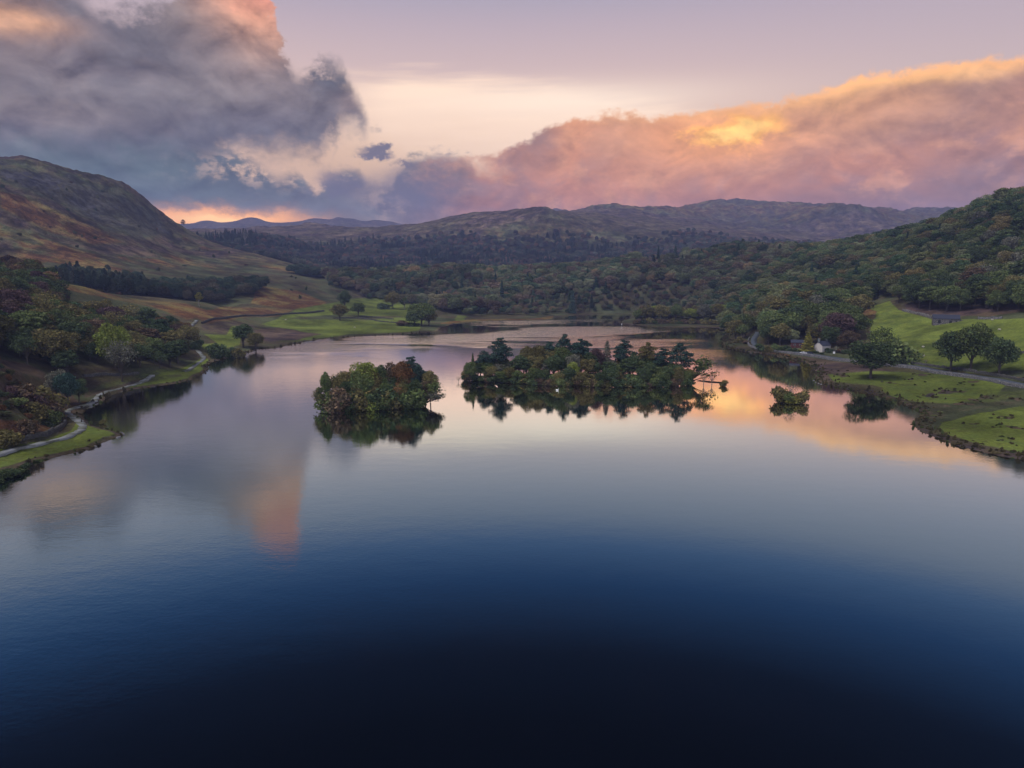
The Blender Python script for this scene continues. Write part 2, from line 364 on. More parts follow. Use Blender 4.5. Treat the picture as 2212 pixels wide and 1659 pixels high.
G += [(548, 494.5, 2600), (600, 494, 2600), (640, 493, 2600), (668, 484.5, 2600), (698, 488, 2600), (748, 494.5, 2600), (800, 496, 2550), (845, 498, 2500), (870, 489, 2400), (915, 484, 2300), (965, 473, 2200), (1015, 462, 2100), (1081, 456, 2100), (1131, 451, 2050), (1171, 445, 2000), (1190, 454, 2050), (1240, 459.5, 2200),
      (1299, 461, 2200), (1350, 472, 2300), (1400, 478, 2300), (1500, 484, 2300), (1600, 497, 2300), (1680, 513, 2300), (1740, 530, 2300)]
G += [(430, 521, 1700), (480, 515, 1700), (540, 512, 1700), (600, 522, 1750), (500, 540, 1560), (600, 545, 1650), (700, 530, 1900), (900, 530, 1850), (1100, 520, 1800), (1300, 530, 1800), (1500, 525, 1850), (1650, 530, 1950)]
G += [(x, 581, 1450) for x in (750, 850, 950, 1050, 1150, 1290)]+[(1400, 575, 1450), (1550, 575, 1450), (1700, 572, 1450), (1850, 560, 1400), (650, 575, 1450)]
G += [(1268, 456, 3000), (1321, 449.5, 3000), (1365, 456, 3000), (1412, 456, 3050), (1474, 456, 3100), (1493, 456, 3300), (1520, 446, 3500), (1545, 438.5, 3600), (1568, 438, 3700), (1609, 433.5, 3800), (1662, 435, 3800), (1702, 439, 3750), (1728, 439, 3700), (1758, 446, 3650), (1812, 454, 3600), (1830, 450, 3200),
      (1845, 449, 3100), (1871, 452, 3100), (1899, 463, 3200), (1941, 462, 4200), (2026, 455, 4200), (2104, 449, 4200), (2250, 442, 4200), (1750, 500, 2900), (1900, 500, 2900), (1850, 480, 3000), (1650, 490, 3000), (1550, 478, 3100), (1650, 465, 3400), (1950, 492, 3000), (2100, 490, 3000), (1800, 530, 2300), (1950, 520, 2000)]
FAR = [(405, 486), (415, 484), (435, 477), (465, 478.5), (475, 481), (505, 478.5), (520, 474), (531, 470.5), (555, 471), (568, 476), (585, 482), (620, 481.5), (648, 479.5), (665, 474), (678, 472), (692, 472.5), (705, 475), (716, 476), (725, 470), (740, 471.5), (755, 472), (772, 475.5), (791, 480), (800, 477), (808, 476), (825, 477), (841, 479), (858, 482.5), (871, 486),
       (900, 490), (1185, 460), (1192, 449.5), (1202, 448), (1214, 452), (1224, 455.5), (1240, 461)]
G += [(x, y, 4900) for x, y in FAR]+[(350, 482, 4900), (300, 484, 4900), (200, 484, 4900)]
D = []                                   # vx, r, Z
D += [(170, 330, 6), (100, 320, 7.5), (0, 310, 14), (40, 320, 11), (200, 400, 10), (100, 400, 18), (100, 480, 24), (0, 400, 26), (0, 480, 32), (300, 400, 6), (200, 480, 15.5), (300, 480, 11), (370, 480, 9), (300, 350, 4), (250, 345, 5), (0, 680, 38), (200, 680, 32), (300, 700, 28), (400, 720, 22), (500, 700, 16)]
D += [(x, 3700, CAM_H+3700*0.038) for x in range(380, 1250, 90)]
D += [(x, 5600, 330) for x in range(-200, 1300, 150)]+[(x, 5600, 380) for x in range(1300, 2500, 200)]
D += [(x, 1180, 28) for x in (760, 860, 960, 1060, 1200, 1300)]+[(x, 1200, 45) for x in (1400, 1550, 1700, 1850)]+[(2000, 1150, 75), (2150, 1100, 95)]
D += [(x, 1700, 150) for x in (0, 150, 300)]+[(430, 1550, 95)]
def azr(vx): return atan2(vx-CX, F/cos(PITCH))
pts = []
for vx, vy, r in G:
    x, y, z = at_r(vx, vy, r); pts.append((atan2(x, y), log(r), z/r))
for vx, r, z in D: pts.append((azr(vx), log(r), z/r))
for a in (60, 90, 120, 150, 180, -60, -90, -120, -150, -180):
    for r, z in ((430, 8), (800, 40), (1500, 140), (4000, 300), (5600, 380)): pts.append((radians(a), log(r), z/r))
for (x, y) in shore[::4]:
    if hypot(x, y) > 150: pts.append((atan2(x, y), log(hypot(x, y))+0.01, 0.8/hypot(x, y)))
for vx in range(150, 2100, 150):
    pts.append((azr(vx), log(150), 0.0))
pts = np.array(pts)
_, ui = np.unique(np.round(pts[:, :2], 4), axis=0, return_index=True); pts = pts[ui]
AZS = 1.25
def kern(a, b): return np.sqrt(((a[:, None, 0]-b[None, :, 0])*AZS)**2+(a[:, None, 1]-b[None, :, 1])**2+0.012**2)
K = kern(pts, pts); n = len(pts)
A = np.zeros((n+3, n+3)); A[:n, :n] = K - np.eye(n)*0.00008
A[:n, n] = 1; A[:n, n+1] = pts[:, 0]; A[:n, n+2] = pts[:, 1]; A[n:, :n] = A[:n, n:].T
W = np.linalg.solve(A, np.concatenate([pts[:, 2], [0, 0, 0]]))
def interp_q(a, l):
    out = np.empty(a.size); a = a.ravel(); l = l.ravel()
    for i in range(0, a.size, 20000):
        P = np.stack([a[i:i+20000], l[i:i+20000]], 1)
        out[i:i+20000] = kern(P, pts)@W[:n]+W[n]+W[n+1]*P[:, 0]+W[n+2]*P[:, 1]
    return out

azs = np.concatenate([np.radians(np.arange(-180, -46, 4.0)), np.radians(np.arange(-46, 46.01, 0.1)), np.radians(np.arange(50, 180.1, 4.0))])
azs[0] = -pi; azs[-1] = pi
ls = np.concatenate([np.log([40.0, 80, 120, 150, 170, 185]), np.arange(log(195), log(1300), 0.0052), np.arange(log(1300), log(4500), 0.008), np.arange(log(4500), log(5550), 0.010)])
# smooth field from the control points on a coarser grid, then upsampled
ca = np.radians(np.concatenate([np.arange(-180, -46, 6.0), np.arange(-46, 46.01, 0.2), np.arange(50, 181, 5.0)])); cl = np.arange(ls[0], ls[-1]+0.03, 0.012)
CAg, CLg = np.meshgrid(ca, cl, indexing='ij'); Q = interp_q(CAg, CLg).reshape(CAg.shape)
ia = np.interp(azs, ca, np.arange(len(ca))); il = np.interp(ls, cl, np.arange(len(cl)))
def bil(Q, ia, il):
    i0 = np.clip(np.floor(ia).astype(int), 0, Q.shape[0]-2); j0 = np.clip(np.floor(il).astype(int), 0, Q.shape[1]-2)
    fi = ia-i0; fj = il-j0
    return (Q[i0, j0]*(1-fi)+Q[i0+1, j0]*fi)*(1-fj)+(Q[i0, j0+1]*(1-fi)+Q[i0+1, j0+1]*fi)*fj
IA, IL = np.meshgrid(ia, il, indexing='ij')
q = bil(Q, IA, IL)
AZ, LR = np.meshgrid(azs, ls, indexing='ij'); R = np.exp(LR)
TX = R*np.sin(AZ); TY = R*np.cos(AZ)
Zs = q*R
sd = np.full(TX.shape, 300.0)
near = (R < 900)
sd[near] = seg_sdf(TX[near], TY[near], lake)
sd[(~near) & (R < 1000)] = 300.0
# relief detail
hill = sstep(Zs, 45, 150)
far = sstep(R, 1500, 2600)
relief = fbm(TX, TY, 46, 4, seed=1)*1.3*sstep(sd, 10, 60)*(1-hill)
relief += (fbm(TX, TY, 95, 6, 0.62, seed=2)*8+(-np.abs(fbm(TX, TY, 70, 5, .6, seed=3))*16+3))*hill*(1-far)*(1-.75*sstep(TX, 200, 400))
vf = sstep(R, 4200, 4700)
relief += (fbm(TX, TY, 300, 6, 0.65, seed=4)*30-np.abs(fbm(TX, TY, 380, 6, 0.62, seed=5))*72+17)*far*(1-vf)*sstep(R, 1500, 3500)
relief += fbm(TX, TY, 300, 5, 0.55, seed=6)*8*vf
relief += fbm(TX, TY, 130, 5, 0.6, seed=8)*7*far*(1-vf)
Zl = Zs+relief*sstep(R, 180, 260)
Zl = np.maximum(Zl, 0.5)
bank_ = sstep(sd, 0.0, 26.0)
Z = np.where(sd > 0, np.minimum(Zl, 0.12+0.35*sstep(sd, 0, 1.6)+sd*0.035+Zl*bank_*bank_), -0.15+sd*0.12)
Z = np.maximum(Z, -6.0)

def ground_z(x, y):
    a = np.arctan2(x, y); l = np.log(np.maximum(np.hypot(x, y), 41))
    return bil(Z, np.interp(a, azs, np.arange(len(azs))), np.interp(l, ls, np.arange(len(ls))))
def hit(vx, vy, rmin=150.0, rmax=14000.0):       # where a bearing first meets the land or the water
    x, y, z = ray(vx, vy); h = hypot(x, y); r = np.exp(np.arange(log(rmin), log(rmax), 0.002))
    gz = np.maximum(ground_z(x/h*r, y/h*r), 0.0); rz = CAM_H+z/h*r
    k = np.argmax(gz >= rz)
    if gz[k] < rz[k]: return None
    return x/h*r[k], y/h*r[k], gz[k]

# ------------------------------------------------------------------ land cover weights
PVX, PVY = project(TX, TY, Z)
wn1 = fbm(TX, TY, 22, 3, seed=21); wn2 = fbm(TX, TY, 22, 3, seed=22)
pxm = 1475.0/np.maximum(R, 100)
WX = PVX+wn1*pxm*2.2; WY = PVY+wn2*pxm*0.9
cover = {k: np.zeros(TX.shape) for k in ('grass', 'rough', 'bracken', 'rock', 'heath', 'forest')}
def zone(kind, poly, r0, r1, soft=3.0, amt=1.0):
    P = np.array(poly, float)
    m = (R > r0) & (R < r1) & (WX > P[:, 0].min()-20) & (WX < P[:, 0].max()+20) & (WY > P[:, 1].min()-20) & (WY < P[:, 1].max()+20) & (sd > -3)
    if not m.any(): return
    d = seg_sdf(WX[m], WY[m], P); w = sstep(-d, -soft, soft)*amt
    for k in cover: cover[k][m] *= (1-w)
    cover[kind][m] += w
n60 = fbm(TX, TY, 70, 5, 0.6, seed=31); n200 = fbm(TX, TY, 240, 4, 0.55, seed=32)
# base: rough pasture low down, bracken and heath on the fells
up = sstep(Z+n60*25, 25, 70)
cover['rough'] += 1-up*0.75
cover['bracken'] += up*0.75*sstep(n60*0.6+n200, -0.15, 0.30)
cover['heath'] += up*0.75*(1-sstep(n60*0.6+n200, -0.15, 0.30))
slope_n = np.abs(fbm(TX, TY, 60, 4, seed=3))
rk = sstep(slope_n, 0.20, 0.40)*hill*0.6
for k in cover: cover[k] *= (1-rk)
cover['rock'] += rk
pink_glow = sstep(R, 2700, 3100)*sstep(Z, 190, 300)*0.6*(TX > 300)  # pink evening light on the high right fells, put into the bracken weight
for k in cover: cover[k] *= (1-pink_glow)
cover['bracken'] += pink_glow
fh = sstep(R, 1500, 2100)*0.55*(1-pink_glow)
for k in cover: cover[k] *= (1-fh)
cover['heath'] += fh
wf = sstep(R, 1450, 1550)
fz = wf*sstep(Z+n200*30, 150, 105)*(R < 2500)
for k in cover: cover[k] *= (1-fz)
cover['forest'] += fz
zone('rock', [(0, 350), (120, 372), (260, 405), (330, 450), (380, 505), (300, 520), (200, 480), (100, 430), (0, 395)], 900, 1500, 12, 0.55)
zone('grass', [(0, 343), (180, 377), (310, 425), (345, 462), (250, 420), (100, 372), (0, 358)], 1100, 1500, 8, 0.22)
zone('bracken', [(0, 410), (60, 425), (140, 462), (210, 492), (270, 525), (200, 530), (100, 500), (0, 450)], 800, 1300, 10, 0.8)
zone('bracken', [(600, 520), (700, 555), (520, 600), (420, 580)], 900, 1400, 14, 0.4)
zone('rough', [(380, 545), (560, 575), (700, 612), (640, 615), (500, 590)], 900, 1300, 10, 0.7)
zone('bracken', [(111, 608), (200, 620), (264, 643), (400, 655), (470, 675), (400, 692), (330, 664), (240, 648), (150, 628)], 480, 760, 5, 0.75)
zone('rough', [(130, 612), (260, 645), (380, 660), (300, 656), (200, 634)], 480, 700, 4, 0.5)
zone('bracken', [(560, 618), (640, 628), (700, 650), (722, 665), (690, 672), (600, 664), (540, 655)], 700, 1000, 4, 0.95)
zone('bracken', [(420, 680), (480, 660), (560, 662), (680, 672), (640, 686), (520, 688), (440, 705)], 500, 860, 5, 0.6)
zone('heath', [(430, 700), (520, 690), (560, 705), (500, 722), (440, 720)], 450, 640, 4, 0.5)
# left fields
zone('grass', [(640, 668), (760, 645), (830, 640), (930, 668), (905, 716), (748, 724), (640, 742), (560, 748), (600, 730), (690, 722), (560, 700), (600, 688)], 500, 1000, 3, 0.7)
zone('grass', [(575, 702), (700, 696), (880, 700), (870, 712), (780, 718), (700, 727), (640, 712)], 560, 740, 2.5, 0.8)
zone('rough', [(600, 690), (720, 680), (880, 683), (800, 692), (700, 690)], 560, 800, 2, 0.6)
zone('heath', [(545, 712), (600, 706), (690, 722), (640, 735), (560, 738)], 480, 640, 3, 0.8)
zone('grass', [(440, 722), (490, 724), (500, 705), (530, 705), (515, 745), (480, 752), (440, 756), (430, 745), (470, 738)], 420, 600, 2, 0.95)
zone('bracken', [(950, 697), (1000, 690), (1152, 687), (1195, 683), (1199, 692), (1030, 697), (952, 712)], 640, 800, 2, 0.9)
zone('grass', [(985, 680), (1010, 682), (1000, 692), (980, 692)], 640, 800, 2, 0.6)
# left shore verge
zone('grass', [(0, 968), (80, 955), (150, 930), (165, 908), (180, 905), (196, 915), (240, 928), (262, 938), (240, 950), (215, 958), (190, 968), (147, 980), (72, 994), (0, 1012), (-40, 1030), (-60, 980)], 180, 300, 3, 0.95)
zone('grass', [(250, 845), (330, 812), (380, 800), (440, 770), (452, 785), (440, 803), (412, 818), (385, 826), (320, 834)], 280, 450, 3, 0.9)
zone('rough', [(300, 830), (400, 815), (390, 806), (310, 816)], 280, 450, 3, 0.5)
zone('heath', [(186, 858), (260, 845), (330, 818), (260, 822), (180, 848)], 260, 400, 3, 0.6)
zone('bracken', [(0, 905), (90, 912), (140, 925), (80, 940), (0, 962), (-60, 975), (-60, 900)], 180, 300, 4, 0.8)
zone('bracken', [(155, 880), (170, 868), (195, 862), (185, 880), (165, 902), (140, 905)], 220, 330, 3, 0.6)
zone('heath', [(0, 775), (60, 785), (140, 830), (180, 872), (150, 900), (60, 905), (0, 900), (-40, 900), (-40, 775)], 200, 340, 6, 0.9)
zone('bracken', [(0, 800), (70, 806), (130, 840), (110, 860), (40, 840), (0, 830)], 200, 340, 6, 0.45)
zone('rough', [(0, 868), (120, 880), (150, 905), (60, 912), (0, 905), (-40, 905)], 200, 300, 5, 0.5)
zone('rock', [(205, 962), (216, 945), (235, 944), (243, 949), (222, 958), (208, 968)], 200, 270, 2, 0.7)
# right meadow and field
zone('grass', [(1882, 662), (1923, 650), (1941, 670), (1985, 682), (2022, 690), (2085, 691), (2400, 684), (2400, 812), (2212, 800), (2100, 806), (2000, 792), (1940, 783), (1880, 775), (1880, 700)], 330, 600, 2.5, 1.0)
zone('bracken', [(1850, 675), (1882, 668), (1898, 672), (1890, 690), (1860, 694)], 420, 640, 3, 0.8)
zone('heath', [(1960, 672), (2000, 680), (2060, 684), (2212, 684), (2350, 680), (2350, 655), (2212, 660), (2050, 660), (1950, 655)], 470, 600, 3, 0.8)
zone('heath', [(1665, 758), (1735, 770), (1840, 785), (1940, 800), (1900, 822), (1800, 828), (1757, 812), (1740, 785)], 280, 430, 3, 0.7)
zone('bracken', [(1650, 758), (1700, 765), (1750, 778), (1740, 785), (1700, 776), (1660, 768)], 380, 460, 2, 0.6)
zone('grass', [(1785, 808), (1880, 800), (2000, 806), (2100, 815), (2180, 830), (2150, 848), (2050, 858), (1960, 850), (1880, 832), (1810, 826)], 270, 380, 4, 0.85)
zone('grass', [(1895, 840), (1960, 832), (2080, 838), (2130, 850), (2090, 866), (2000, 870), (1930, 858)], 270, 380, 4, 0.9)
zone('grass', [(2040, 910), (2120, 890), (2212, 878), (2400, 880), (2400, 1000), (2212, 982), (2120, 962), (2050, 940), (2030, 925)], 190, 300, 4, 0.95)
zone('heath', [(1960, 868), (2080, 872), (2200, 852), (2250, 870), (2120, 882), (2040, 898), (2010, 930), (1985, 915), (1990, 890)], 240, 330, 4, 0.4)
zone('grass', [(2000, 850), (2120, 845), (2212, 842), (2330, 860), (2330, 885), (2200, 862), (2080, 878), (2020, 872)], 230, 380, 7, 0.5)
zone('grass', [(190, 850), (250, 838), (330, 812), (390, 800), (380, 790), (300, 806), (220, 826)], 270, 460, 5, 0.45)
ntus = fbm(TX, TY, 7, 3, 0.6, seed=41)
tus = sstep(ntus, 0.28, 0.5)*((R < 420) & (TX > 100)).astype(float)*0.8*(WY > 800)
for k in cover: cover[k] *= (1-tus)
cover['heath'] += tus
sh = sstep(-sd, -3.2, -1.0)*0.85
for k in cover: cover[k] *= (1-sh)
cover['rock'] += sh*0.35; cover['heath'] += sh*0.65
# damp flecks in the pasture
na, nr = TX.shape
VV = np.stack([TX, TY, Z], -1).reshape(-1, 3)
ii = (np.arange(na-1)[:, None]*nr+np.arange(nr-1)[None, :]).ravel()
FF = np.stack([ii, ii+1, ii+nr+1, ii+nr], 1)[:, ::-1]
tot = sum(cover.values())+1e-6
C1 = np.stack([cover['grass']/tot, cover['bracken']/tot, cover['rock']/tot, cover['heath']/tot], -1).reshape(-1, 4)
C2 = np.stack([cover['forest']/tot, cover['rough']/tot, tot*0, tot*0], -1).reshape(-1, 4)

b = MB('land_cover')
P = b.pos()
a1 = b.n('ShaderNodeAttribute', attribute_name='cover_a'); a2 = b.n('ShaderNodeAttribute', attribute_name='cover_b')
s1 = b.n('ShaderNodeSeparateColor', {0: a1.outputs['Color']}); s2 = b.n('ShaderNodeSeparateColor', {0: a2.outputs['Color']})
nA = b.noise(P, 0.9, 5, 0.65); nB = b.noise(P, 0.12, 6, 0.6); nC = b.noise(P, 0.02, 6, 0.62); nD = b.noise(P, 0.35, 3, 0.6)
vmap = b.n('ShaderNodeMapping', {'Vector': P, 'Scale': (0.03, 0.03, 0.006)}).outputs[0]; nE = b.noise(vmap, 1.0, 8, 0.7)
grass = b.mix(b.sm(nB, 0.35, 0.65), (.125, .150, .028), (.075, .100, .024)); grass = b.mix(b.sm(nD, 0.5, 0.75), grass, (.095, .105, .028)); grass = b.mix(b.math('MULTIPLY', b.sm(b.noise(P, 0.22, 6, 0.7), 0.55, 0.68), 0.7), grass, (.075, .070, .030)); grass = b.mix(b.sm(nC, 0.45, 0.65), grass, (.125, .155, .030))
rough = b.mix(b.sm(nB, 0.38, 0.62), (.078, .068, .032), (.052, .040, .028)); rough = b.mix(b.sm(nC, 0.42, 0.6), rough, (.062, .070, .034))
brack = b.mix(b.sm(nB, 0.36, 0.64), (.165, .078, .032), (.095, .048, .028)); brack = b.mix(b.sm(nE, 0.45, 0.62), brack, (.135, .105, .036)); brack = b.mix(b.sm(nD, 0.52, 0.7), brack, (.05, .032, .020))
rock = b.mix(b.sm(nE, 0.42, 0.58), (.095, .09, .10), (.030, .028, .034)); rock = b.mix(b.sm(nB, 0.45, 0.6), rock, (.055, .050, .030))
heath = b.mix(b.sm(nB, 0.36, 0.62), (.092, .058, .052), (.042, .032, .034)); heath = b.mix(b.sm(nC, 0.42, 0.58), heath, (.105, .075, .050))
forest = b.mix(nB, (.020, .024, .012), (.035, .030, .018))
jit = b.math('ADD', b.math('MULTIPLY', b.math('SUBTRACT', nB, 0.5), 0.7), b.math('MULTIPLY', b.math('SUBTRACT', nA, 0.5), 0.25))
def w(s): return b.sm(b.math('ADD', s, jit), 0.28, 0.72)
c = rough
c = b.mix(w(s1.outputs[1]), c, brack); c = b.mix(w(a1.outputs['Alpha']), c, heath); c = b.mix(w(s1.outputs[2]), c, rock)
c = b.mix(w(s1.outputs[0]), c, grass); c = b.mix(w(s2.outputs[0]), c, forest)
nF = b.noise(P, 0.006, 7, 0.66); var = b.math('MULTIPLY', b.sm(nA, 0.25, 0.75, 0.75, 1.25), b.math('MULTIPLY', b.sm(nE, 0.36, 0.62, 0.62, 1.35), b.sm(nF, 0.40, 0.60, 0.80, 1.20)))
nG = b.noise(P, 0.045, 9, 0.74); hz_ = b.sm(b.n('ShaderNodeSeparateXYZ', {0: P}).outputs[2], 30.0, 70.0)
var = b.math('MULTIPLY', var, b.n('ShaderNodeMix', {0: hz_, 2: 1.0, 3: b.sm(nG, 0.40, 0.58, 0.52, 1.38)}).outputs[0])
vv = b.n('ShaderNodeCombineXYZ', {0: var, 1: var, 2: var}).outputs[0]
c = b.mix(1.0, c, vv, 'MULTIPLY')
bp = b.n('ShaderNodeBump', {'Strength': 1.0, 'Distance': 9.0, 'Height': b.math('MULTIPLY', b.math('ADD', nC, b.math('MULTIPLY', nE, 0.8)), b.sm(b.n('ShaderNodeSeparateXYZ', {0: P}).outputs[2], 30.0, 90.0))}).outputs[0]
b.bsdf(c, 0.95, 0.05, b.n('ShaderNodeBump', {'Strength': 0.9, 'Distance': 0.7, 'Height': b.math('ADD', nA, nB), 'Normal': bp}).outputs[0])
M_LAND = b.m
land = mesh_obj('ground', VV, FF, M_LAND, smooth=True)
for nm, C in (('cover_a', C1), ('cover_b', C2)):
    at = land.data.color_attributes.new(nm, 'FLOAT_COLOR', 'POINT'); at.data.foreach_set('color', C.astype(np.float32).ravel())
tag(land, kind='structure')

# ------------------------------------------------------------------ water
b = MB('lake_water'); P = b.pos()
st = b.n('ShaderNodeMapping', {'Vector': P, 'Scale': (1.0, 1.6, 1.0)}).outputs[0]
r1 = b.noise(st, 0.9, 3, 0.6); r2 = b.noise(st, 0.16, 2, 0.5)
calm = b.n('ShaderNodeMapping', {'Vector': P, 'Scale': (0.006, 0.014, 1.0)}).outputs[0]
ruf = b.sm(b.noise(calm, 1.0, 4, 0.55, 0.5), 0.46, 0.60)
sp = b.n('ShaderNodeSeparateXYZ', {0: P})
farw = b.sm(sp.outputs[1], 330.0, 560.0)                      # open, breezier water toward the far end
leftw = b.sm(sp.outputs[0], 30.0, -90.0)
amp = b.math('ADD', 0.10, b.math('ADD', b.math('MULTIPLY', b.math('MULTIPLY', ruf, b.math('MULTIPLY', farw, b.sm(sp.outputs[0], 175.0, 95.0))), 3.2), b.math('MULTIPLY', leftw, 0.18)))
h = b.math('MULTIPLY', b.math('ADD', r1, b.math('MULTIPLY', r2, 1.5)), amp)
nrm = b.bump(h, 1.0, 0.045)
fr = b.n('ShaderNodeFresnel', {'IOR': 1.333, 'Normal': nrm}).outputs[0]
fac = b.math('MULTIPLY', fr, 3.1, True)
gcol = b.mix(b.sm(fr, 0.13, 0.36), (.70, 1.0, 1.06), (1.0, .95, .89))
gl = b.n('ShaderNodeBsdfGlossy', {'Color': gcol, 'Roughness': 0.035, 'Normal': nrm})
df = b.n('ShaderNodeBsdfDiffuse', {'Color': (.0002, .0004, .0012, 1)})
mx = b.n('ShaderNodeMixShader', {0: fac, 1: df.outputs[0], 2: gl.outputs[0]}); b.t.links.new(mx.outputs[0], b.out.inputs[0])
M_WATER = b.m
wv = [(-560, -520, 0), (700, -520, 0), (700, 860, 0), (-560, 860, 0)]
water = mesh_obj('lake', wv, [(0, 1, 2, 3)], M_WATER); tag(water, kind='structure')

# ------------------------------------------------------------------ haze
b = MB('valley_haze')
vol = b.n('ShaderNodeVolumePrincipled', {'Color': (.42, .50, .92, 1), 'Density': 0.00014, 'Anisotropy': 0.0})
b.t.links.new(vol.outputs[0], b.out.inputs['Volume'])
X0 = 5650; zt = float(Z.max())+60
bv = [(x, y, z) for z in (-7.5, zt) for (x, y) in ((-X0, -X0), (X0, -X0), (X0, X0), (-X0, X0))]
haze = mesh_obj('haze', bv, [(3, 2, 1, 0), (4, 5, 6, 7), (0, 1, 5, 4), (1, 2, 6, 5), (2, 3, 7, 6), (3, 0, 4, 7)], b.m); tag(haze, kind='stuff')

# ------------------------------------------------------------------ foliage materials
FB = 1.65
def earthy(c): return (c[0]*1.02+.002, c[1]*.95, c[2]*1.15+.003)
def foliage(name, c1, c2, c3=None, hue=True):
    c1 = earthy(c1); c2 = earthy(c2)
    b = MB(name)
    geo = b.n('ShaderNodeNewGeometry'); oi = b.n('ShaderNodeObjectInfo')
    rnd = geo.outputs['Random Per Island']
    nz = b.noise(b.n('ShaderNodeNewGeometry').outputs['Position'], 0.45, 3, 0.6)
    c = b.mix(b.sm(nz, 0.38, 0.62), c1, c2)
    if c3: c = b.mix(b.math('MULTIPLY', b.sm(rnd, 0.72, 0.95), 0.3), c, c3)
    v = b.math('MULTIPLY', b.sm(rnd, 0.0, 1.0, 0.65*FB, 1.35*FB), b.n('ShaderNodeMapRange', {0: oi.outputs['Random'], 3: 0.75, 4: 1.25}).outputs[0])
    c = b.mix(1.0, c, b.n('ShaderNodeCombineXYZ', {0: v, 1: v, 2: v}).outputs[0], 'MULTIPLY')
    d = b.n('ShaderNodeBsdfDiffuse', {'Color': c}); t = b.n('ShaderNodeBsdfTranslucent', {'Color': c})
    m = b.n('ShaderNodeMixShader', {0: 0.14, 1: d.outputs[0], 2: t.outputs[0]}); b.t.links.new(m.outputs[0], b.out.inputs[0])
    return b.m
def foliage_mixed(name, pal):            # a wood of many kinds: each tree takes one colour of the palette
    b = MB(name); geo = b.n('ShaderNodeNewGeometry'); oi = b.n('ShaderNodeObjectInfo'); rnd = geo.outputs['Random Per Island']
    rp = b.n('ShaderNodeValToRGB', {0: oi.outputs['Random']}); cr = rp.color_ramp; cr.interpolation = 'CONSTANT'
    while len(cr.elements) > 1: cr.elements.remove(cr.elements[-1])
    tot_ = sum(w for w, _ in pal); acc = 0
    for i, (w, col_) in enumerate(pal):
        e = cr.elements[0] if i == 0 else cr.elements.new(acc/tot_)
        e.position = acc/tot_; e.color = (*col_, 1); acc += w
    h = b.math('FRACT', b.math('MULTIPLY', oi.outputs['Random'], 37.0))
    v = b.math('MULTIPLY', b.sm(rnd, 0.0, 1.0, 0.7*FB, 1.3*FB), b.n('ShaderNodeMapRange', {0: h, 3: 0.65, 4: 1.35}).outputs[0])
    nz = b.noise(geo.outputs['Position'], 0.012, 3, 0.5)
    v = b.math('MULTIPLY', v, b.sm(nz, 0.35, 0.65, 0.75, 1.25))
    c = b.mix(1.0, rp.outputs[0], b.n('ShaderNodeCombineXYZ', {0: v, 1: v, 2: v}).outputs[0], 'MULTIPLY')
    d = b.n('ShaderNodeBsdfDiffuse', {'Color': c}); t = b.n('ShaderNodeBsdfTranslucent', {'Color': c})
    m = b.n('ShaderNodeMixShader', {0: 0.12, 1: d.outputs[0], 2: t.outputs[0]}); b.t.links.new(m.outputs[0], b.out.inputs[0])
    return b.m
FM = {
 'deep green': foliage('leaves_deep_green', (.030, .052, .018), (.044, .064, .020)),
 'mid green': foliage('leaves_mid_green', (.050, .078, .020), (.068, .088, .024)),
 'olive': foliage('leaves_olive', (.070, .072, .022), (.092, .086, .026), (.12, .085, .02)),
 'yellow-green': foliage('leaves_yellow_green', (.105, .145, .022), (.13, .155, .028)),
 'brown': foliage('leaves_brown', (.074, .054, .026), (.060, .053, .026), (.10, .06, .024)),
 'rust': foliage('leaves_rust', (.12, .066, .020), (.095, .060, .022)),
 'purple-brown': foliage('leaves_purple_brown', (.045, .030, .024), (.052, .038, .024)),
 'blue-green': foliage('leaves_blue_green', (.020, .044, .027), (.028, .052, .030)),
 'grey-green': foliage('leaves_grey_green', (.070, .080, .046), (.085, .088, .05)),
 'gold-green': foliage('leaves_gold_green', (.16, .15, .022), (.12, .125, .022)),
}
b = MB('bark'); nb_ = b.noise(b.obj(), 3.0, 4, 0.6); b.bsdf(b.mix(nb_, (.045, .036, .028), (.10, .085, .07)), 0.9, 0.1, b.bump(nb_, 0.6, 0.1)); M_BARK = b.m
b = MB('pale_bark'); nb_ = b.noise(b.obj(), 4.0, 3, 0.6); b.bsdf(b.mix(nb_, (.16, .14, .12), (.30, .27, .24)), 0.85, 0.1); M_PALE = b.m

# ------------------------------------------------------------------ tree shapes
def leaf_quads(P, N, size, r):
    n = len(P); J = r.normal(size=(n, 3)); N = N+J*0.75; N /= np.linalg.norm(N, axis=1)[:, None]+1e-9
    T = np.cross(N, r.normal(size=(n, 3))); T /= np.linalg.norm(T, axis=1)[:, None]+1e-9
    B = np.cross(N, T); s = size*r.uniform(0.6, 1.35, (n, 1)); a = r.uniform(0.55, 1.0, (n, 1))
    V = np.stack([P-T*s*.5-B*s*a*.35, P+T*s*.5-B*s*a*.5, P+T*s*.35+B*s*a*.5, P-T*s*.5+B*s*a*.4], 1).reshape(-1, 3)
    return V, np.arange(4*n).reshape(-1, 4)
def blob_points(blobs, n, r, shell=0.55, up=0.25):
    B = np.array([b_[:3] for b_ in blobs]); R_ = np.array([b_[3:6] for b_ in blobs])
    wgt = (R_[:, 0]*R_[:, 1]+R_[:, 0]*R_[:, 2]*2); k = r.choice(len(B), n, p=wgt/wgt.sum())
    D_ = r.normal(size=(n, 3)); D_[:, 2] += up; D_ /= np.linalg.norm(D_, axis=1)[:, None]
    rad = 1-r.random(n)**1.6*shell; rad += r.normal(size=n)*0.06
    return B[k]+D_*R_[k]*rad[:, None], D_
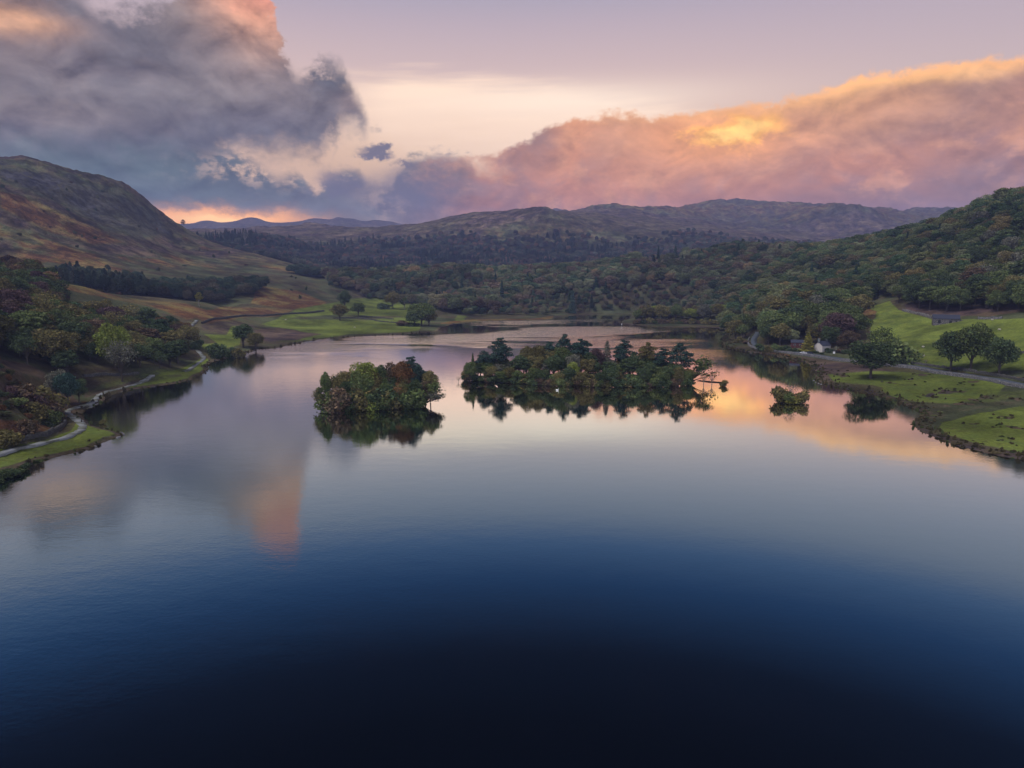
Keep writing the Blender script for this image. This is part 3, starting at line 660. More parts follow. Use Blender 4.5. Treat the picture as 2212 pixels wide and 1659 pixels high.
def tube(path, rad, sides=6):
    path = [Vector(p) for p in path]; V = []; Fq = []
    for i, p in enumerate(path):
        t = (path[min(i+1, len(path)-1)]-path[max(i-1, 0)]).normalized(); u = t.orthogonal().normalized(); w_ = t.cross(u)
        for k in range(sides):
            a = 2*pi*k/sides; V.append(p+(u*cos(a)+w_*sin(a))*rad[i])
    for i in range(len(path)-1):
        for k in range(sides): Fq.append((i*sides+k, i*sides+(k+1) % sides, (i+1)*sides+(k+1) % sides, (i+1)*sides+k))
    return V, Fq
def join(parts):
    V = []; Fq = []
    for v, f in parts:
        o = len(V); V += [tuple(x) for x in v]; Fq += [tuple(o+i for i in q_) for q_ in f]
    return np.array(V), np.array(Fq)
def data(name, V, Fa, mat):
    o = mesh_obj(name, V, Fa, mat); me = o.data; bpy.data.objects.remove(o); return me
def broad(seed, H=14.0, Wd=11.0, base=0.16, lumps=15, n=4600, size=0.46, lean=0.0, flat=1.0, shell=.5, tr=.32):
    r = np.random.default_rng(seed); cz = H*(base+1)/2; rz = H*(1-base)/2; bl = []; tubes = []
    top = H*0.72; sway = r.normal(size=2)*0.3
    tubes.append(tube([(0, 0, -0.8), (sway[0]*.3, sway[1]*.3, H*.2), (sway[0]+lean*.5, sway[1], H*.45), (lean+sway[0], 0, top)], [tr*1.25, tr, tr*.65, tr*.2]))
    for i in range(lumps):
        ph = i*2.39996+r.uniform(-.4, .4); zz = 1-2*(i+.5)/lumps*0.86; rr = (1-zz*zz)**.5
        k = r.uniform(.50, .74)
        c_ = (cos(ph)*rr*Wd/2*k+lean*(0.5+zz*.5), sin(ph)*rr*Wd/2*k, cz+zz*rz*k*flat)
        s = r.uniform(.24, .40)*Wd/2*1.25
        bl.append((*c_, s*1.12, s*1.12, s*r.uniform(.7, .95)))
        st = r.uniform(.25, .6)*H*.6
        tubes.append(tube([(lean*.3, 0, min(st, c_[2]*.7)), (c_[0]*.5, c_[1]*.5, (st+c_[2])*.5), c_], [tr*.4, tr*.24, tr*.06], 4))
    P, D_ = blob_points(bl, n, r, shell)
    return leaf_quads(P, D_, size, r), join(tubes)
def pine(seed, H=19.0, Wd=9.0, plates=11, n=4200, size=0.46, z0=0.38, lean=0.0, tr=.33):
    r = np.random.default_rng(seed); bl = []; tubes = []
    cx = lambda t: lean*t*t+sin(t*3+seed)*0.35
    tubes.append(tube([(cx(t), 0, -0.8+t*(H*.97+.8)) for t in (0, .25, .5, .75, 1)], [tr*1.2, tr, tr*.8, tr*.5, tr*.15]))
    for i in range(plates):
        t = (i+.5)/plates; z = H*(z0+(1-z0)*t*.97); ph = i*2.39996+r.uniform(-.6, .6)
        env = (0.55+0.62*sin(pi*min(1, t+.12)**.9)); off = r.uniform(.30, .68)*Wd/2*env*(1-t**6*.7)
        s = r.uniform(.34, .52)*Wd/2*env
        c_ = (cx(z/H)+cos(ph)*off, sin(ph)*off, z+r.uniform(-.3, .3)); bl.append((*c_, s*1.3, s*1.3, s*.55))
        if r.random() < .7: bl.append((c_[0]+cos(ph)*s*.9, c_[1]+sin(ph)*s*.9, c_[2]-s*.15, s*.62, s*.62, s*.28))
        tubes.append(tube([(cx(z/H), 0, z-s*.9), (c_[0]*.6+cx(z/H)*.4, c_[1]*.6, z-s*.35), (c_[0]+cos(ph)*s*.7, c_[1]+sin(ph)*s*.7, z)], [tr*.38, tr*.22, tr*.06], 4))
    for k in range(4):                    # dead snags below the crown
        ph = r.uniform(0, 6.28); z = H*r.uniform(.22, z0); L = r.uniform(.8, 2.0)
        tubes.append(tube([(cx(z/H), 0, z), (cx(z/H)+cos(ph)*L, sin(ph)*L, z+L*.15)], [tr*.2, tr*.05], 3))
    P, D_ = blob_points(bl, n, r, .6, .35)
    return leaf_quads(P, D_, size, r), join(tubes)
def spruce(seed, H=14.0, Wd=5.5, n=2400, size=0.45, z0=0.05, tr=.24, pw=.85):
    r = np.random.default_rng(seed); t = r.random(n)**1.35; tier = np.floor(t*15)/15; f = (t-tier)*15
    z = H*(z0+(1-z0)*(tier+ (1-f)*0.055)); R0 = Wd/2*(1-tier)**pw*(0.92+.16*np.sin(tier*40+seed))
    br = np.round(r.random(n)*11)/11*6.283+tier*19; ph = br+r.normal(size=n)*.17
    rr = R0*(1-r.random(n)**1.7*.85); z = z-rr*.22+r.normal(size=n)*.08
    P = np.stack([np.cos(ph)*rr, np.sin(ph)*rr, z], 1); N = np.stack([np.cos(ph)*.6, np.sin(ph)*.6, np.full(n, .8)], 1)
    tp = r.normal(size=(40, 3))*[.12, .12, .0]; tp[:, 2] = H*(1-r.random(40)*.1); P[:40] = tp
    return leaf_quads(P, N, size, r), tube([(0, 0, -.6), (0, 0, H*.5), (0, 0, H*.97)], [tr, tr*.6, tr*.1])
def bush(seed, H=3.2, Wd=5.0, n=1500, size=0.31, lumps=11):
    r = np.random.default_rng(seed); bl = []; tubes = []
    for i in range(lumps):
        ph = r.uniform(0, 6.28); o = r.uniform(.0, .62)*Wd/2; s = r.uniform(.26, .42)*Wd/2*1.2; z = max(s*.35, H*r.uniform(.12, .75)*(1-o/Wd*.9))
        bl.append((cos(ph)*o, sin(ph)*o, z, s, s, min(s*.9, max(.3, H-z)))); tubes.append(tube([(cos(ph)*.15, sin(ph)*.15, -.4), (cos(ph)*o*.5, sin(ph)*o*.5, z*.5), (cos(ph)*o, sin(ph)*o, z)], [.09, .06, .02], 4))
    P, D_ = blob_points(bl, n, r, .6, .2); P[:, 2] = np.abs(P[:, 2])
    return leaf_quads(P, D_, size, r), join(tubes)
def reach(seed, H=9.0, Wd=9.0, n=900, lean=5.0):   # leaning waterside tree with fans of upright shoots
    r = np.random.default_rng(seed); bl = []; tubes = []
    for i in range(9):
        a = r.uniform(-1.0, 1.0); L = r.uniform(.55, 1.0); e = (L*lean*cos(a)*1.25, L*Wd*.5*sin(a), H*r.uniform(.5, .98)*(1.15-.35*L))
        tubes.append(tube([(0, 0, -.5), (e[0]*.35, e[1]*.35, e[2]*.30), (e[0]*.75, e[1]*.75, e[2]*.62), e], [.22, .15, .09, .03], 5)); bl.append((*e, 1.5, 1.5, 1.5))
        for k in range(3): bl.append((e[0]*r.uniform(.5, .9)+r.normal()*.5, e[1]*r.uniform(.5, .9)+r.normal()*.5, e[2]*r.uniform(.75, 1.05), .9, .9, 1.0))
    P, D_ = blob_points(bl, n, r, .9, .1)
    return leaf_quads(P, D_, .42, r), join(tubes)

PROTO = {}                               # kind -> list of (crown mesh, trunk mesh, nominal height, nominal width)
def norm(c, t, H, Wd):
    V = c[0]; top = np.percentile(V[:, 2], 99.7); w = np.percentile(np.hypot(V[:, 0]-V[:, 0].mean(), V[:, 1]-V[:, 1].mean()), 96)*2
    k = np.array([Wd/w, Wd/w, H/top]); return (V*k, c[1]), (np.array(t[0], float)*k, t[1])
def proto(kind, items, H, Wd, bark=None):
    items = [norm(c, t, H, Wd) for c, t in items]
    PROTO[kind] = [(data(kind+'_crown', *c, FM['mid green']), data(kind+'_trunk', *t, bark or M_BARK), H, Wd) for c, t in items]
proto('broadleaf', [broad(s, lumps=13+s % 4, base=(.10, .16, .2)[s % 3], Wd=11, flat=(1, .92, 1.05)[s % 3]) for s in range(6)], 14, 11)
proto('tall', [broad(20+s, H=16, Wd=8, lumps=18, n=4200, base=.2) for s in range(3)], 16, 8)
proto('open', [broad(30+s, n=1300, lumps=17, size=.46, base=.28, shell=.9) for s in range(3)], 14, 11)
proto('birch', [broad(40+s, H=12, Wd=5, n=800, lumps=13, size=.42, base=.18, shell=.8, tr=.16) for s in range(2)], 12, 5, M_PALE)
proto('pine', [pine(50+s, lean=(0, 1.2, -1.0, .5)[s], Wd=(9, 10, 9, 8)[s], z0=(.42, .5, .36, .55)[s], plates=(15, 13, 17, 12)[s]) for s in range(4)], 19, 10)
proto('spruce', [spruce(60), spruce(61, Wd=4.2), spruce(62, Wd=7.0, pw=.6)], 14, 5.5)
proto('shrub', [bush(70+s) for s in range(4)], 3.2, 5)
proto('reach', [reach(80), reach(81)], 9, 9)
proto('bare', [broad(90, H=10, Wd=8, n=260, lumps=22, size=.3, base=.2, shell=1.0, tr=.2), broad(91, H=10, Wd=8, n=340, lumps=24, size=.3, base=.15, shell=1.0, tr=.2)], 10, 8, M_PALE)
NAME = {'broadleaf': 'broadleaf_tree', 'tall': 'broadleaf_tree', 'open': 'broadleaf_tree', 'birch': 'birch_tree', 'pine': 'pine_tree', 'spruce': 'spruce_tree', 'shrub': 'shrub', 'reach': 'leaning_tree', 'bare': 'bare_tree'}
CAT = {'pine': 'pine tree', 'spruce': 'conifer', 'shrub': 'shrub', 'birch': 'birch tree'}
ntree = {}
def plant(kind, x, y, H, color, label, group=None, Wd=None, z=None, rz=None, tilt=0.0, k=None, cat=None):
    pr = PROTO[kind]; k = random.randrange(len(pr)) if k is None else k
    cm, tm, h0, w0 = pr[k]
    gz = float(ground_z(np.array([x]), np.array([y]))[0]) if z is None else z
    root = empty(NAME[kind], (x, y, gz), random.uniform(0, 6.28) if rz is None else rz)
    s = H/h0; sw = s if Wd is None else Wd/w0
    if kind in ('broadleaf', 'open', 'shrub', 'pine', 'bare'): sw = max(sw, s*(.95 if kind == 'shrub' else .78))
    root.scale = (sw, sw, s); root.rotation_euler[1] = tilt
    tag(root, label, cat or CAT.get(kind, 'tree'), group)
    c_ = bpy.data.objects.new('crown', cm); COL.objects.link(c_); c_.parent = root
    c_.material_slots[0].link = 'OBJECT'; c_.material_slots[0].material = FM[color]
    t_ = bpy.data.objects.new('trunk' if kind != 'shrub' else 'stems', tm); COL.objects.link(t_); t_.parent = root
    ntree[kind] = ntree.get(kind, 0)+1
    return root
PXM = lambda r: r/1475.0
def by_top(kind, vx, vy, r, color, label, group=None, wpx=None, z=None, **kw):
    """tree whose top shows in the bearing (vx, vy), standing r metres away; wpx: crown width on the survey grid"""
    x, y, ztop = at_r(vx, vy, r)
    gz = float(ground_z(np.array([x]), np.array([y]))[0]) if z is None else z
    gz = max(gz, 0.15); slant = hypot(vx-CX, F)/F
    Wd = wpx*r/F/slant if wpx else None
    return plant(kind, x, y, max(1.0, ztop-gz), color, label, group, Wd, gz, **kw)

# ------------------------------------------------------------------ islands
def island(name, px, h, seed):
    P = crinkle([at_z(*p) for p in px]+[at_z(*px[0])], 0.08, seed)[:-1]; P = np.array(P); c_ = P.mean(0); V = []; n_ = len(P)
    for k, (f, z) in enumerate(((1.06, -1.2), (1.0, 0.02), (.9, h*.45), (.6, h*.9), (.25, h))):
        for p in P: V.append((c_[0]+(p[0]-c_[0])*f, c_[1]+(p[1]-c_[1])*f, z+(random.uniform(-.12, .12) if k > 1 else 0)))
    Fq = [(k*n_+i, k*n_+(i+1) % n_, (k+1)*n_+(i+1) % n_, (k+1)*n_+i) for k in range(4) for i in range(n_)]
    V.append((*c_, h)); L = len(V)-1
    Fq += [(4*n_+i, 4*n_+(i+1) % n_, L, L) for i in range(0)]
    o = mesh_obj(name, V, Fq, M_ISLE, smooth=True); tag(o, kind='structure'); return P
b = MB('island_soil'); nz_ = b.noise(b.pos(), 0.8, 5, 0.6); b.bsdf(b.mix(b.sm(nz_, .4, .6), (.018, .018, .010), (.035, .03, .02)), .95, .05, b.bump(nz_, .8, .4)); M_ISLE = b.m
island('island_ground', [(634+x*.17358, 691.2+y*.17358) for x, y in ((350, 1060), (480, 1095), (850, 1110), (1100, 1108), (1500, 1085), (1600, 1062), (1540, 1030), (1300, 1010), (900, 1000), (600, 1010), (400, 1030))], 1.1, 3)
island('island_ground', [(979.2+x*.276, 691.2+y*.276) for x, y in ((60, 465), (300, 482), (700, 508), (1200, 518), (1600, 518), (1800, 503), (1870, 488), (1900, 470), (1700, 440), (1200, 420), (700, 425), (300, 435), (110, 448))], 1.3, 4)
island('island_ground', [(979.2+x*.276, 691.2+y*.276) for x, y in ((1900, 478), (2000, 492), (2100, 495), (2140, 491), (2100, 486), (2000, 484), (1920, 472))], 0.22, 5)
island('island_ground', [(1555+x*.2969, 633.6+y*.2969) for x, y in ((400, 785), (470, 803), (560, 806), (630, 792), (610, 775), (520, 768), (430, 775))], 0.6, 6)
T7 = lambda x, y: (633.6+x*.17358, 691.2+y*.17358)
T8 = lambda x, y: (979.2+x*.276, 691.2+y*.276)
T6 = lambda x, y: (1555+x*.2969, 633.6+y*.2969)
# small wooded island
g = 'trees on the small wooded island'
for kind, x, y, w_, dr, colr, lab in (
  ('tall', 400, 650, 120, 9, 'mid green', 'thin spiky tree at the left tip of the small island'),
  ('birch', 335, 830, 130, 5, 'mid green', 'low thin tree leaning off the left tip of the small island'),
  ('open', 510, 690, 170, 11, 'olive', 'thin greyish tree second from the left on the small island'),
  ('open', 575, 640, 120, 13, 'mid green', 'thin pointed tree rising behind the left trees of the small island'),
  ('broadleaf', 690, 640, 260, 10, 'olive', 'broad olive green tree on the left half of the small island'),
  ('broadleaf', 880, 528, 340, 12, 'yellow-green', 'broad yellow-green tree, largest on the small island'),
  ('broadleaf', 830, 640, 330, 8, 'mid green', 'dark green tree in front of the largest tree of the small island'),
  ('tall', 1075, 562, 190, 14, 'deep green', 'slim dark tree with open gaps in the middle of the small island'),
  ('bare', 1130, 600, 180, 12, 'mid green', 'nearly bare tree in the middle gap of the small island'),
  ('broadleaf', 1270, 535, 220, 13, 'brown', 'reddish brown tree right of the middle gap on the small island'),
  ('broadleaf', 1350, 520, 250, 11, 'rust', 'rust orange autumn tree beside the tall pine on the small island'),
  ('pine', 1470, 458, 260, 14, 'blue-green', 'tall dark pine, highest tree on the small island'),
  ('pine', 1580, 570, 200, 15, 'blue-green', 'layered pine right of the highest pine on the small island'),
  ('broadleaf', 1700, 630, 190, 12, 'olive', 'rounded olive tree near the right end of the small island'),
  ('broadleaf', 1640, 770, 230, 9, 'brown', 'small brownish tree near the right end of the small island'),
  ('broadleaf', 1280, 800, 200, 6, 'rust', 'low orange tinted tree at the middle front of the small island'),
  ('broadleaf', 1050, 780, 240, 8, 'olive', 'olive tree below the middle gap of the small island')):
    by_top(kind, *T7(x, y), 247+dr, colr, lab, g, wpx=w_*.17358*1.12, z=.8)
x_, y_, _ = at_r(T7(1600, 0)[0], 870, 254); plant('reach', x_, y_, 8.6, 'mid green', 'leaning tree reaching over the water at the right end of the small island', g, 9.5, .6, rz=.1, k=0)
x_, y_, _ = at_r(T7(1560, 0)[0], 872, 251); plant('reach', x_, y_, 6.0, 'grey-green', 'lower leaning tree with bare stems at the right end of the small island', g, 9.0, .5, rz=-.2, k=1)
x_, y_, _ = at_r(T7(420, 0)[0], 872, 251); plant('reach', x_, y_, 7.5, 'olive', 'leaning tree with bare stems at the left end of the small island', g, 5.0, .5, rz=pi-.2, k=1)
rr_ = random.Random(3)
for i, x in enumerate(range(490, 1560, 62)):
    by_top('shrub', *T7(x+rr_.uniform(-20, 20), 905+rr_.uniform(-60, 50)), 247+rr_.uniform(1.0, 3.5), ('mid green', 'olive', 'mid green', 'deep green', 'yellow-green', 'brown')[i*5 % 6 if x < 1500 else 0],
           'shrub overhanging the water along the front of the small island', 'shrubs along the front of the small island', wpx=rr_.uniform(150, 215)*.17358, z=-.2)
for i, x in enumerate(list(range(560, 1560, 95))+list(range(600, 1500, 130))):
    by_top('broadleaf', *T7(x+rr_.uniform(-20, 20), (800 if i < 11 else 690)+rr_.uniform(-50, 40)), 247+(rr_.uniform(4, 7) if i < 11 else 10), ('mid green', 'deep green', 'olive')[i % 3],
           'low rounded tree behind the front shrubs of the small island', 'low trees inside the small island', wpx=rr_.uniform(170, 230)*.17358, z=.7)
# long wooded island
g = 'tall trees on the long island'
for kind, x, y, w_, dr, colr, lab in (
  ('spruce', 152, 262, 50, 8, 'deep green', 'thin pointed conifer near the left tip of the long island'),
  ('pine', 240, 240, 130, 12, 'blue-green', 'shorter pine near the left tip of the long island'),
  ('pine', 370, 140, 175, 13, 'blue-green', 'tall lone pine standing above the left end of the long island'),
  ('broadleaf', 130, 330, 100, 5, 'mid green', 'small green tree at the left tip of the long island'),
  ('open', 430, 340, 130, 10, 'grey-green', 'thin low tree right of the tall left pine on the long island'),
  ('broadleaf', 590, 205, 150, 14, 'olive', 'olive broadleaf tree on the left shoulder of the long island'),
  ('broadleaf', 665, 200, 150, 16, 'olive', 'olive broadleaf tree just left of the shorter middle pine'),
  ('pine', 755, 170, 120, 18, 'blue-green', 'shorter pine left of the highest pine on the long island'),
  ('broadleaf', 850, 215, 160, 14, 'mid green', 'green broadleaf tree below the highest pine of the long island'),
  ('pine', 890, 112, 135, 19, 'blue-green', 'highest pine in the middle of the long island'),
  ('pine', 1003, 147, 150, 17, 'blue-green', 'broad topped pine right of the highest pine'),
  ('broadleaf', 1115, 222, 110, 16, 'purple-brown', 'brownish thin crowned tree left of the pointed spruce'),
  ('spruce', 1205, 167, 95, 18, 'grey-green', 'pointed grey spruce standing above the long island'),
  ('pine', 1340, 160, 160, 17, 'blue-green', 'umbrella shaped pine right of the pointed spruce'),
  ('pine', 1515, 176, 135, 17, 'olive', 'olive flat topped tree between two pines on the long island'),
  ('pine', 1645, 225, 150, 14, 'blue-green', 'lower rounded pine near the right end of the long island'),
  ('pine', 1795, 182, 170, 13, 'blue-green', 'tall open pine at the right end of the long island'),
  ('broadleaf', 1410, 262, 120, 13, 'deep green', 'dark broadleaf tree right of the umbrella shaped pine')):
    by_top(kind, *T8(x, y), 300+dr, colr, lab, g, wpx=w_*.276*(1.15 if kind == 'pine' else 1.05), z=1.2)
x_, y_, _ = at_r(T8(1830, 0)[0], 815, 311); plant('reach', x_, y_, 11.5, 'mid green', 'leaning green tree reaching right over the water from the long island', g, 13.5, .6, rz=.05, k=0)
x_, y_, _ = at_r(T8(1960, 0)[0], 823, 309); plant('bare', x_, y_, 5.6, 'olive', 'thin twiggy tree on the low spit of the long island', g, 4.6, .3)
x_, y_, _ = at_r(T8(2025, 0)[0], 823, 310); plant('bare', x_, y_, 5.2, 'brown', 'outermost thin twiggy tree on the low spit of the long island', g, 5.2, .3)
x_, y_, _ = at_r(T8(2118, 0)[0], 826, 308); plant('shrub', x_, y_, 2.6, 'olive', 'round dark bush alone at the very end of the spit', None, 3.0, .1)
x_, y_, _ = at_r(T8(40, 0)[0], 820, 306); plant('bare', x_, y_, 2.8, 'olive', 'small twiggy bush off the left tip of the long island', None, 3.0, .0)
for i, x in enumerate(range(110, 1860, 66)):
    yy = np.interp(x, [100, 300, 600, 1000, 1500, 1850], [395, 410, 400, 405, 410, 420])
    yy += rr_.uniform(-55, 35)
    front_r = float(np.interp(x, [60, 300, 700, 1200, 1600, 1850], [311, 305.5, 297, 294.5, 299, 306]))
    colr = ('deep green', 'mid green', 'olive', 'mid green', 'olive', 'deep green', 'mid green')[rr_.randrange(7)]
    by_top('shrub' if yy > 420 else 'broadleaf', *T8(x+rr_.uniform(-20, 20), yy), front_r+rr_.uniform(.5, 3), colr,
           'low tree or shrub overhanging the water along the front of the long island', 'waterside growth along the front of the long island', wpx=rr_.uniform(95, 140)*.276, z=.0)
for (x, y, colr, lab) in ((1510, 455, 'rust', 'orange autumn shrub at the waterline near the right end of the long island'), (1140, 425, 'gold-green', 'yellowish shrub at the waterline in the middle of the long island'), (940, 330, 'yellow-green', 'bright yellow-green crown low in the middle of the long island')):
    by_top('shrub' if y > 400 else 'broadleaf', *T8(x, y), 301 if y > 400 else 303, colr, lab, None, wpx=24, z=.3)
for row, (y0, y1, d0, d1) in enumerate(((268, 320, 5, 9), (232, 285, 10, 16))):
    for i, x in enumerate(range(190+row*30, 1830, 78)):
        if x > 1700 and row: continue
        yy = rr_.uniform(y0, y1)+(55 if x < 470 else 0)+(30 if x > 1100 else 0)+(35 if x > 1550 else 0)
        colr = ('deep green', 'mid green', 'olive', 'olive', 'deep green', 'mid green', 'grey-green')[rr_.randrange(7)]
        by_top(rr_.choice(('broadleaf', 'tall', 'broadleaf')), *T8(x+rr_.uniform(-25, 25), yy), 303+rr_.uniform(d0, d1), colr,
               'broadleaf tree in the dense middle of the long island', 'broadleaf trees filling the long island', wpx=rr_.uniform(120, 165)*.276, z=1.1)
for i, x in enumerate(range(90, 1890, 44)):
    fr_ = float(np.interp(x, [60, 300, 700, 1200, 1600, 1850], [311, 305.5, 297, 294.5, 299, 306]))
    by_top('shrub', *T8(x+rr_.uniform(-12, 12), np.interp(x, [90, 300, 700, 1500, 1850], [430, 440, 455, 465, 450])+rr_.uniform(-8, 12)), fr_+rr_.uniform(-.8, .8), ('deep green', 'olive', 'mid green', 'brown', 'deep green')[rr_.randrange(5)],
           'low dark shrub trailing in the water along the front of the long island', 'waterline shrubs of the long island', wpx=rr_.uniform(70, 100)*.276, z=-.3)
# islet near the right shore
g = 'bushes on the tiny islet near the right shore'
for kind, x, y, w_, dr, colr, lab in (('shrub', 440, 680, 150, 2, 'olive', 'spiky olive bush on the left of the tiny islet'), ('shrub', 500, 720, 130, 0, 'mid green', 'low green bush in the middle of the tiny islet'),
      ('bare', 520, 632, 110, 3, 'grey-green', 'thin twiggy tree rising from the middle of the tiny islet'), ('shrub', 600, 706, 130, 2, 'olive', 'rounded olive bush on the right of the tiny islet'), ('shrub', 545, 745, 120, -1, 'gold-green', 'low yellow-green bush at the front of the tiny islet')):
    by_top(kind, *T6(x, y), 277+dr, colr, lab, g, wpx=w_*.2969, z=.3)

# ------------------------------------------------------------------ notable single trees
def T3(x, y): return 414.7+x/3, 437.8+y/3
for kind, vx, vy, r, colr, w_, lab in (
  ('broadleaf', 239, 699, 352, 'yellow-green', 68, 'bright yellow-green round tree at the front of the left shore wood'),
  ('open', 256, 736, 341, 'grey-green', 62, 'pale grey half bare tree in front of the bright yellow-green tree'),
  ('broadleaf', 97, 578, 560, 'yellow-green', 40, 'pale yellow-green tree on the brow of the left hill'),
  ('birch', 428, 631, 640, 'gold-green', 15, 'slender yellowish tree below the left hillside belt of trees'),
  ('tall', 523, 700, 470, 'deep green', 42, 'dark green tree on the left shore meadow beside the bright grass'),
  ('broadleaf', 551, 719, 462, 'olive', 36, 'brownish lower tree right of the dark green tree on the left meadow'),
  ('broadleaf', 733, 657, 655, 'olive', 38, 'olive tree, front left of the pair in the left lakeside field'),
  ('broadleaf', 743, 628, 745, 'deep green', 28, 'tall dark tree behind the pair in the left lakeside field'),
  ('broadleaf', 773, 654, 690, 'mid green', 30, 'green tree with visible trunk, right of the pair in the left field'),
  ('broadleaf', 848, 630, 785, 'olive', 32, 'olive brown tree at the back of the left lakeside field'),
  ('shrub', 828, 655, 780, 'deep green', 34, 'dark bush at the back of the left lakeside field'),
  ('birch', 873, 643, 785, 'mid green', 18, 'slim tree right of the olive brown tree at the back of the field'),
  ('broadleaf', 910, 655, 612, 'mid green', 58, 'big dark green tree at the water edge right of the left field'),
  ('broadleaf', 895, 670, 608, 'deep green', 38, 'lower dark tree against the left side of the big water edge tree'),
  ('broadleaf', 926, 672, 614, 'olive', 38, 'olive tree against the right side of the big water edge tree'),
  ('shrub', 868, 692, 610, 'brown', 32, 'brown bush left of the big water edge tree'),
  ('shrub', 892, 697, 606, 'deep green', 30, 'dark bush under the big water edge tree'),
  ('birch', 395, 474, 1395, 'purple-brown', 9, 'tiny lone tree on the ridge line of the left hill'),
  ('broadleaf', 1721, 665, 505, 'yellow-green', 44, 'bright yellow-green tree above the white cottage'),
  ('broadleaf', 1812, 676, 458, 'purple-brown', 74, 'large dark purple-brown tree right of the white cottage'),
  ('broadleaf', 1795, 705, 447, 'deep green', 40, 'dark bluish tree just right of the white cottage'),
  ('broadleaf', 1835, 715, 440, 'brown', 44, 'brown lower tree beside the road right of the cottage'),
  ('spruce', 1747, 718, 436, 'gold-green', 27, 'golden green conifer in front of the white cottage'),
  ('broadleaf', 1888, 738, 346, 'deep green', 92, 'large dark oak on the lake side of the road'),
  ('open', 1908, 705, 385, 'mid green', 58, 'tall open crowned tree behind the large roadside oak'),
  ('shrub', 1938, 733, 386, 'mid green', 26, 'low green bush right of the open crowned tree'),
  ('broadleaf', 1870, 742, 375, 'mid green', 40, 'paler green tree left behind the large roadside oak'),
  ('broadleaf', 2062, 716, 368, 'deep green', 66, 'left tree of the dark trio beside the road in the right field'),
  ('broadleaf', 2108, 699, 366, 'mid green', 80, 'middle and tallest tree of the dark trio in the right field'),
  ('broadleaf', 2167, 731, 352, 'deep green', 68, 'right tree of the dark trio beside the road in the right field'),
  ('spruce', 1605, 516, 1045, 'deep green', 22, 'dark conifer standing on the wooded skyline above the far shore'),
  ('broadleaf', 1550, 527, 1050, 'deep green', 18, 'dark tree left of the conifer on the wooded skyline'),
  ('spruce', 1084, 606, 800, 'blue-green', 14, 'dark pointed conifer in the far shore wood left of centre'),
  ('spruce', 1237, 628, 790, 'blue-green', 18, 'dark pointed conifer in the far shore wood at the centre'),
  ('spruce', 1140, 588, 900, 'blue-green', 12, 'small dark conifer high in the far shore wood'),
  ('spruce', 2183, 405, 800, 'deep green', 7, 'small lone conifer on the top skyline of the right hill'),
  ('broadleaf', 2205, 404, 790, 'deep green', 22, 'dark tree clump top on the right hill skyline at the picture edge'),
  ('bare', 2000, 775, 384, 'brown', 22, 'small leafless bush below the sheep in the right field'),
  ('spruce', 2129, 430, 815, 'deep green', 6, 'small conifer on the steep shoulder of the right hill skyline'),
  ):
    by_top(kind, vx, vy, r, colr, lab, None, wpx=w_)
for i, (vx, vy, r, colr, w_) in enumerate(((462, 742, 428, 'deep green', 24), (480, 745, 430, 'deep green', 30), (500, 750, 425, 'deep green', 26), (515, 752, 424, 'olive', 22), (470, 755, 420, 'deep green', 26), (428, 733, 450, 'deep green', 22), (418, 740, 440, 'deep green', 20))):
    by_top('shrub', vx, vy, r, colr, 'dark bush crowding the left bank beside the lakeside path', 'dark bushes on the left bank', wpx=w_)
for i, (vx, vy, r, colr, w_) in enumerate(((50, 828, 268, 'brown', 40), (80, 836, 272, 'olive', 34), (105, 846, 276, 'purple-brown', 36), (30, 860, 255, 'mid green', 40), (75, 870, 255, 'olive', 44), (110, 886, 258, 'mid green', 34), (20, 835, 262, 'purple-brown', 34), (60, 850, 262, 'purple-brown', 34), (95, 862, 266, 'brown', 34), (222, 906, 258, 'olive', 16), (10, 930, 228, 'olive', 40), (60, 905, 235, 'brown', 40), (20, 1015, 203, 'deep green', 50), (-10, 1020, 200, 'deep green', 50), (50, 1000, 208, 'deep green', 18))):
    by_top('shrub', vx, vy, r, colr, 'scrubby bush on the near left bank by the stone wall', 'scrub on the near left bank', wpx=w_)
for vx, vy, r, colr, w_, lab in ((140, 806, 292, 'blue-green', 30, 'bluish green small tree at the foot of the near left knoll'), (166, 818, 300, 'deep green', 28, 'dark round small tree beside the bluish green one at the near left knoll'), (118, 800, 300, 'grey-green', 26, 'grey green small tree behind the crest of the near left knoll')):
    by_top('broadleaf', vx, vy, r, colr, lab, None, wpx=w_)
for i, (vx, vy, r, colr, w_) in enumerate(((1646, 742, 448, 'deep green', 20), (1660, 746, 444, 'olive', 18), (1675, 743, 446, 'mid green', 20), (1690, 748, 442, 'deep green', 18), (1704, 746, 443, 'deep green', 20), (1716, 751, 440, 'deep green', 16), (1729, 752, 438, 'mid green', 14), (1762, 757, 433, 'deep green', 14), (1775, 761, 430, 'deep green', 12), (1793, 752, 436, 'deep green', 18), (1806, 748, 438, 'grey-green', 20), (1818, 752, 434, 'brown', 20), (1830, 755, 431, 'deep green', 20), (1612, 735, 478, 'brown', 20), (1600, 728, 490, 'olive', 22), (1590, 738, 490, 'brown', 18))):
    by_top('shrub', vx, vy, r, colr, 'garden bush or hedge along the far side of the lakeside road', 'bushes along the far side of the road', wpx=w_)
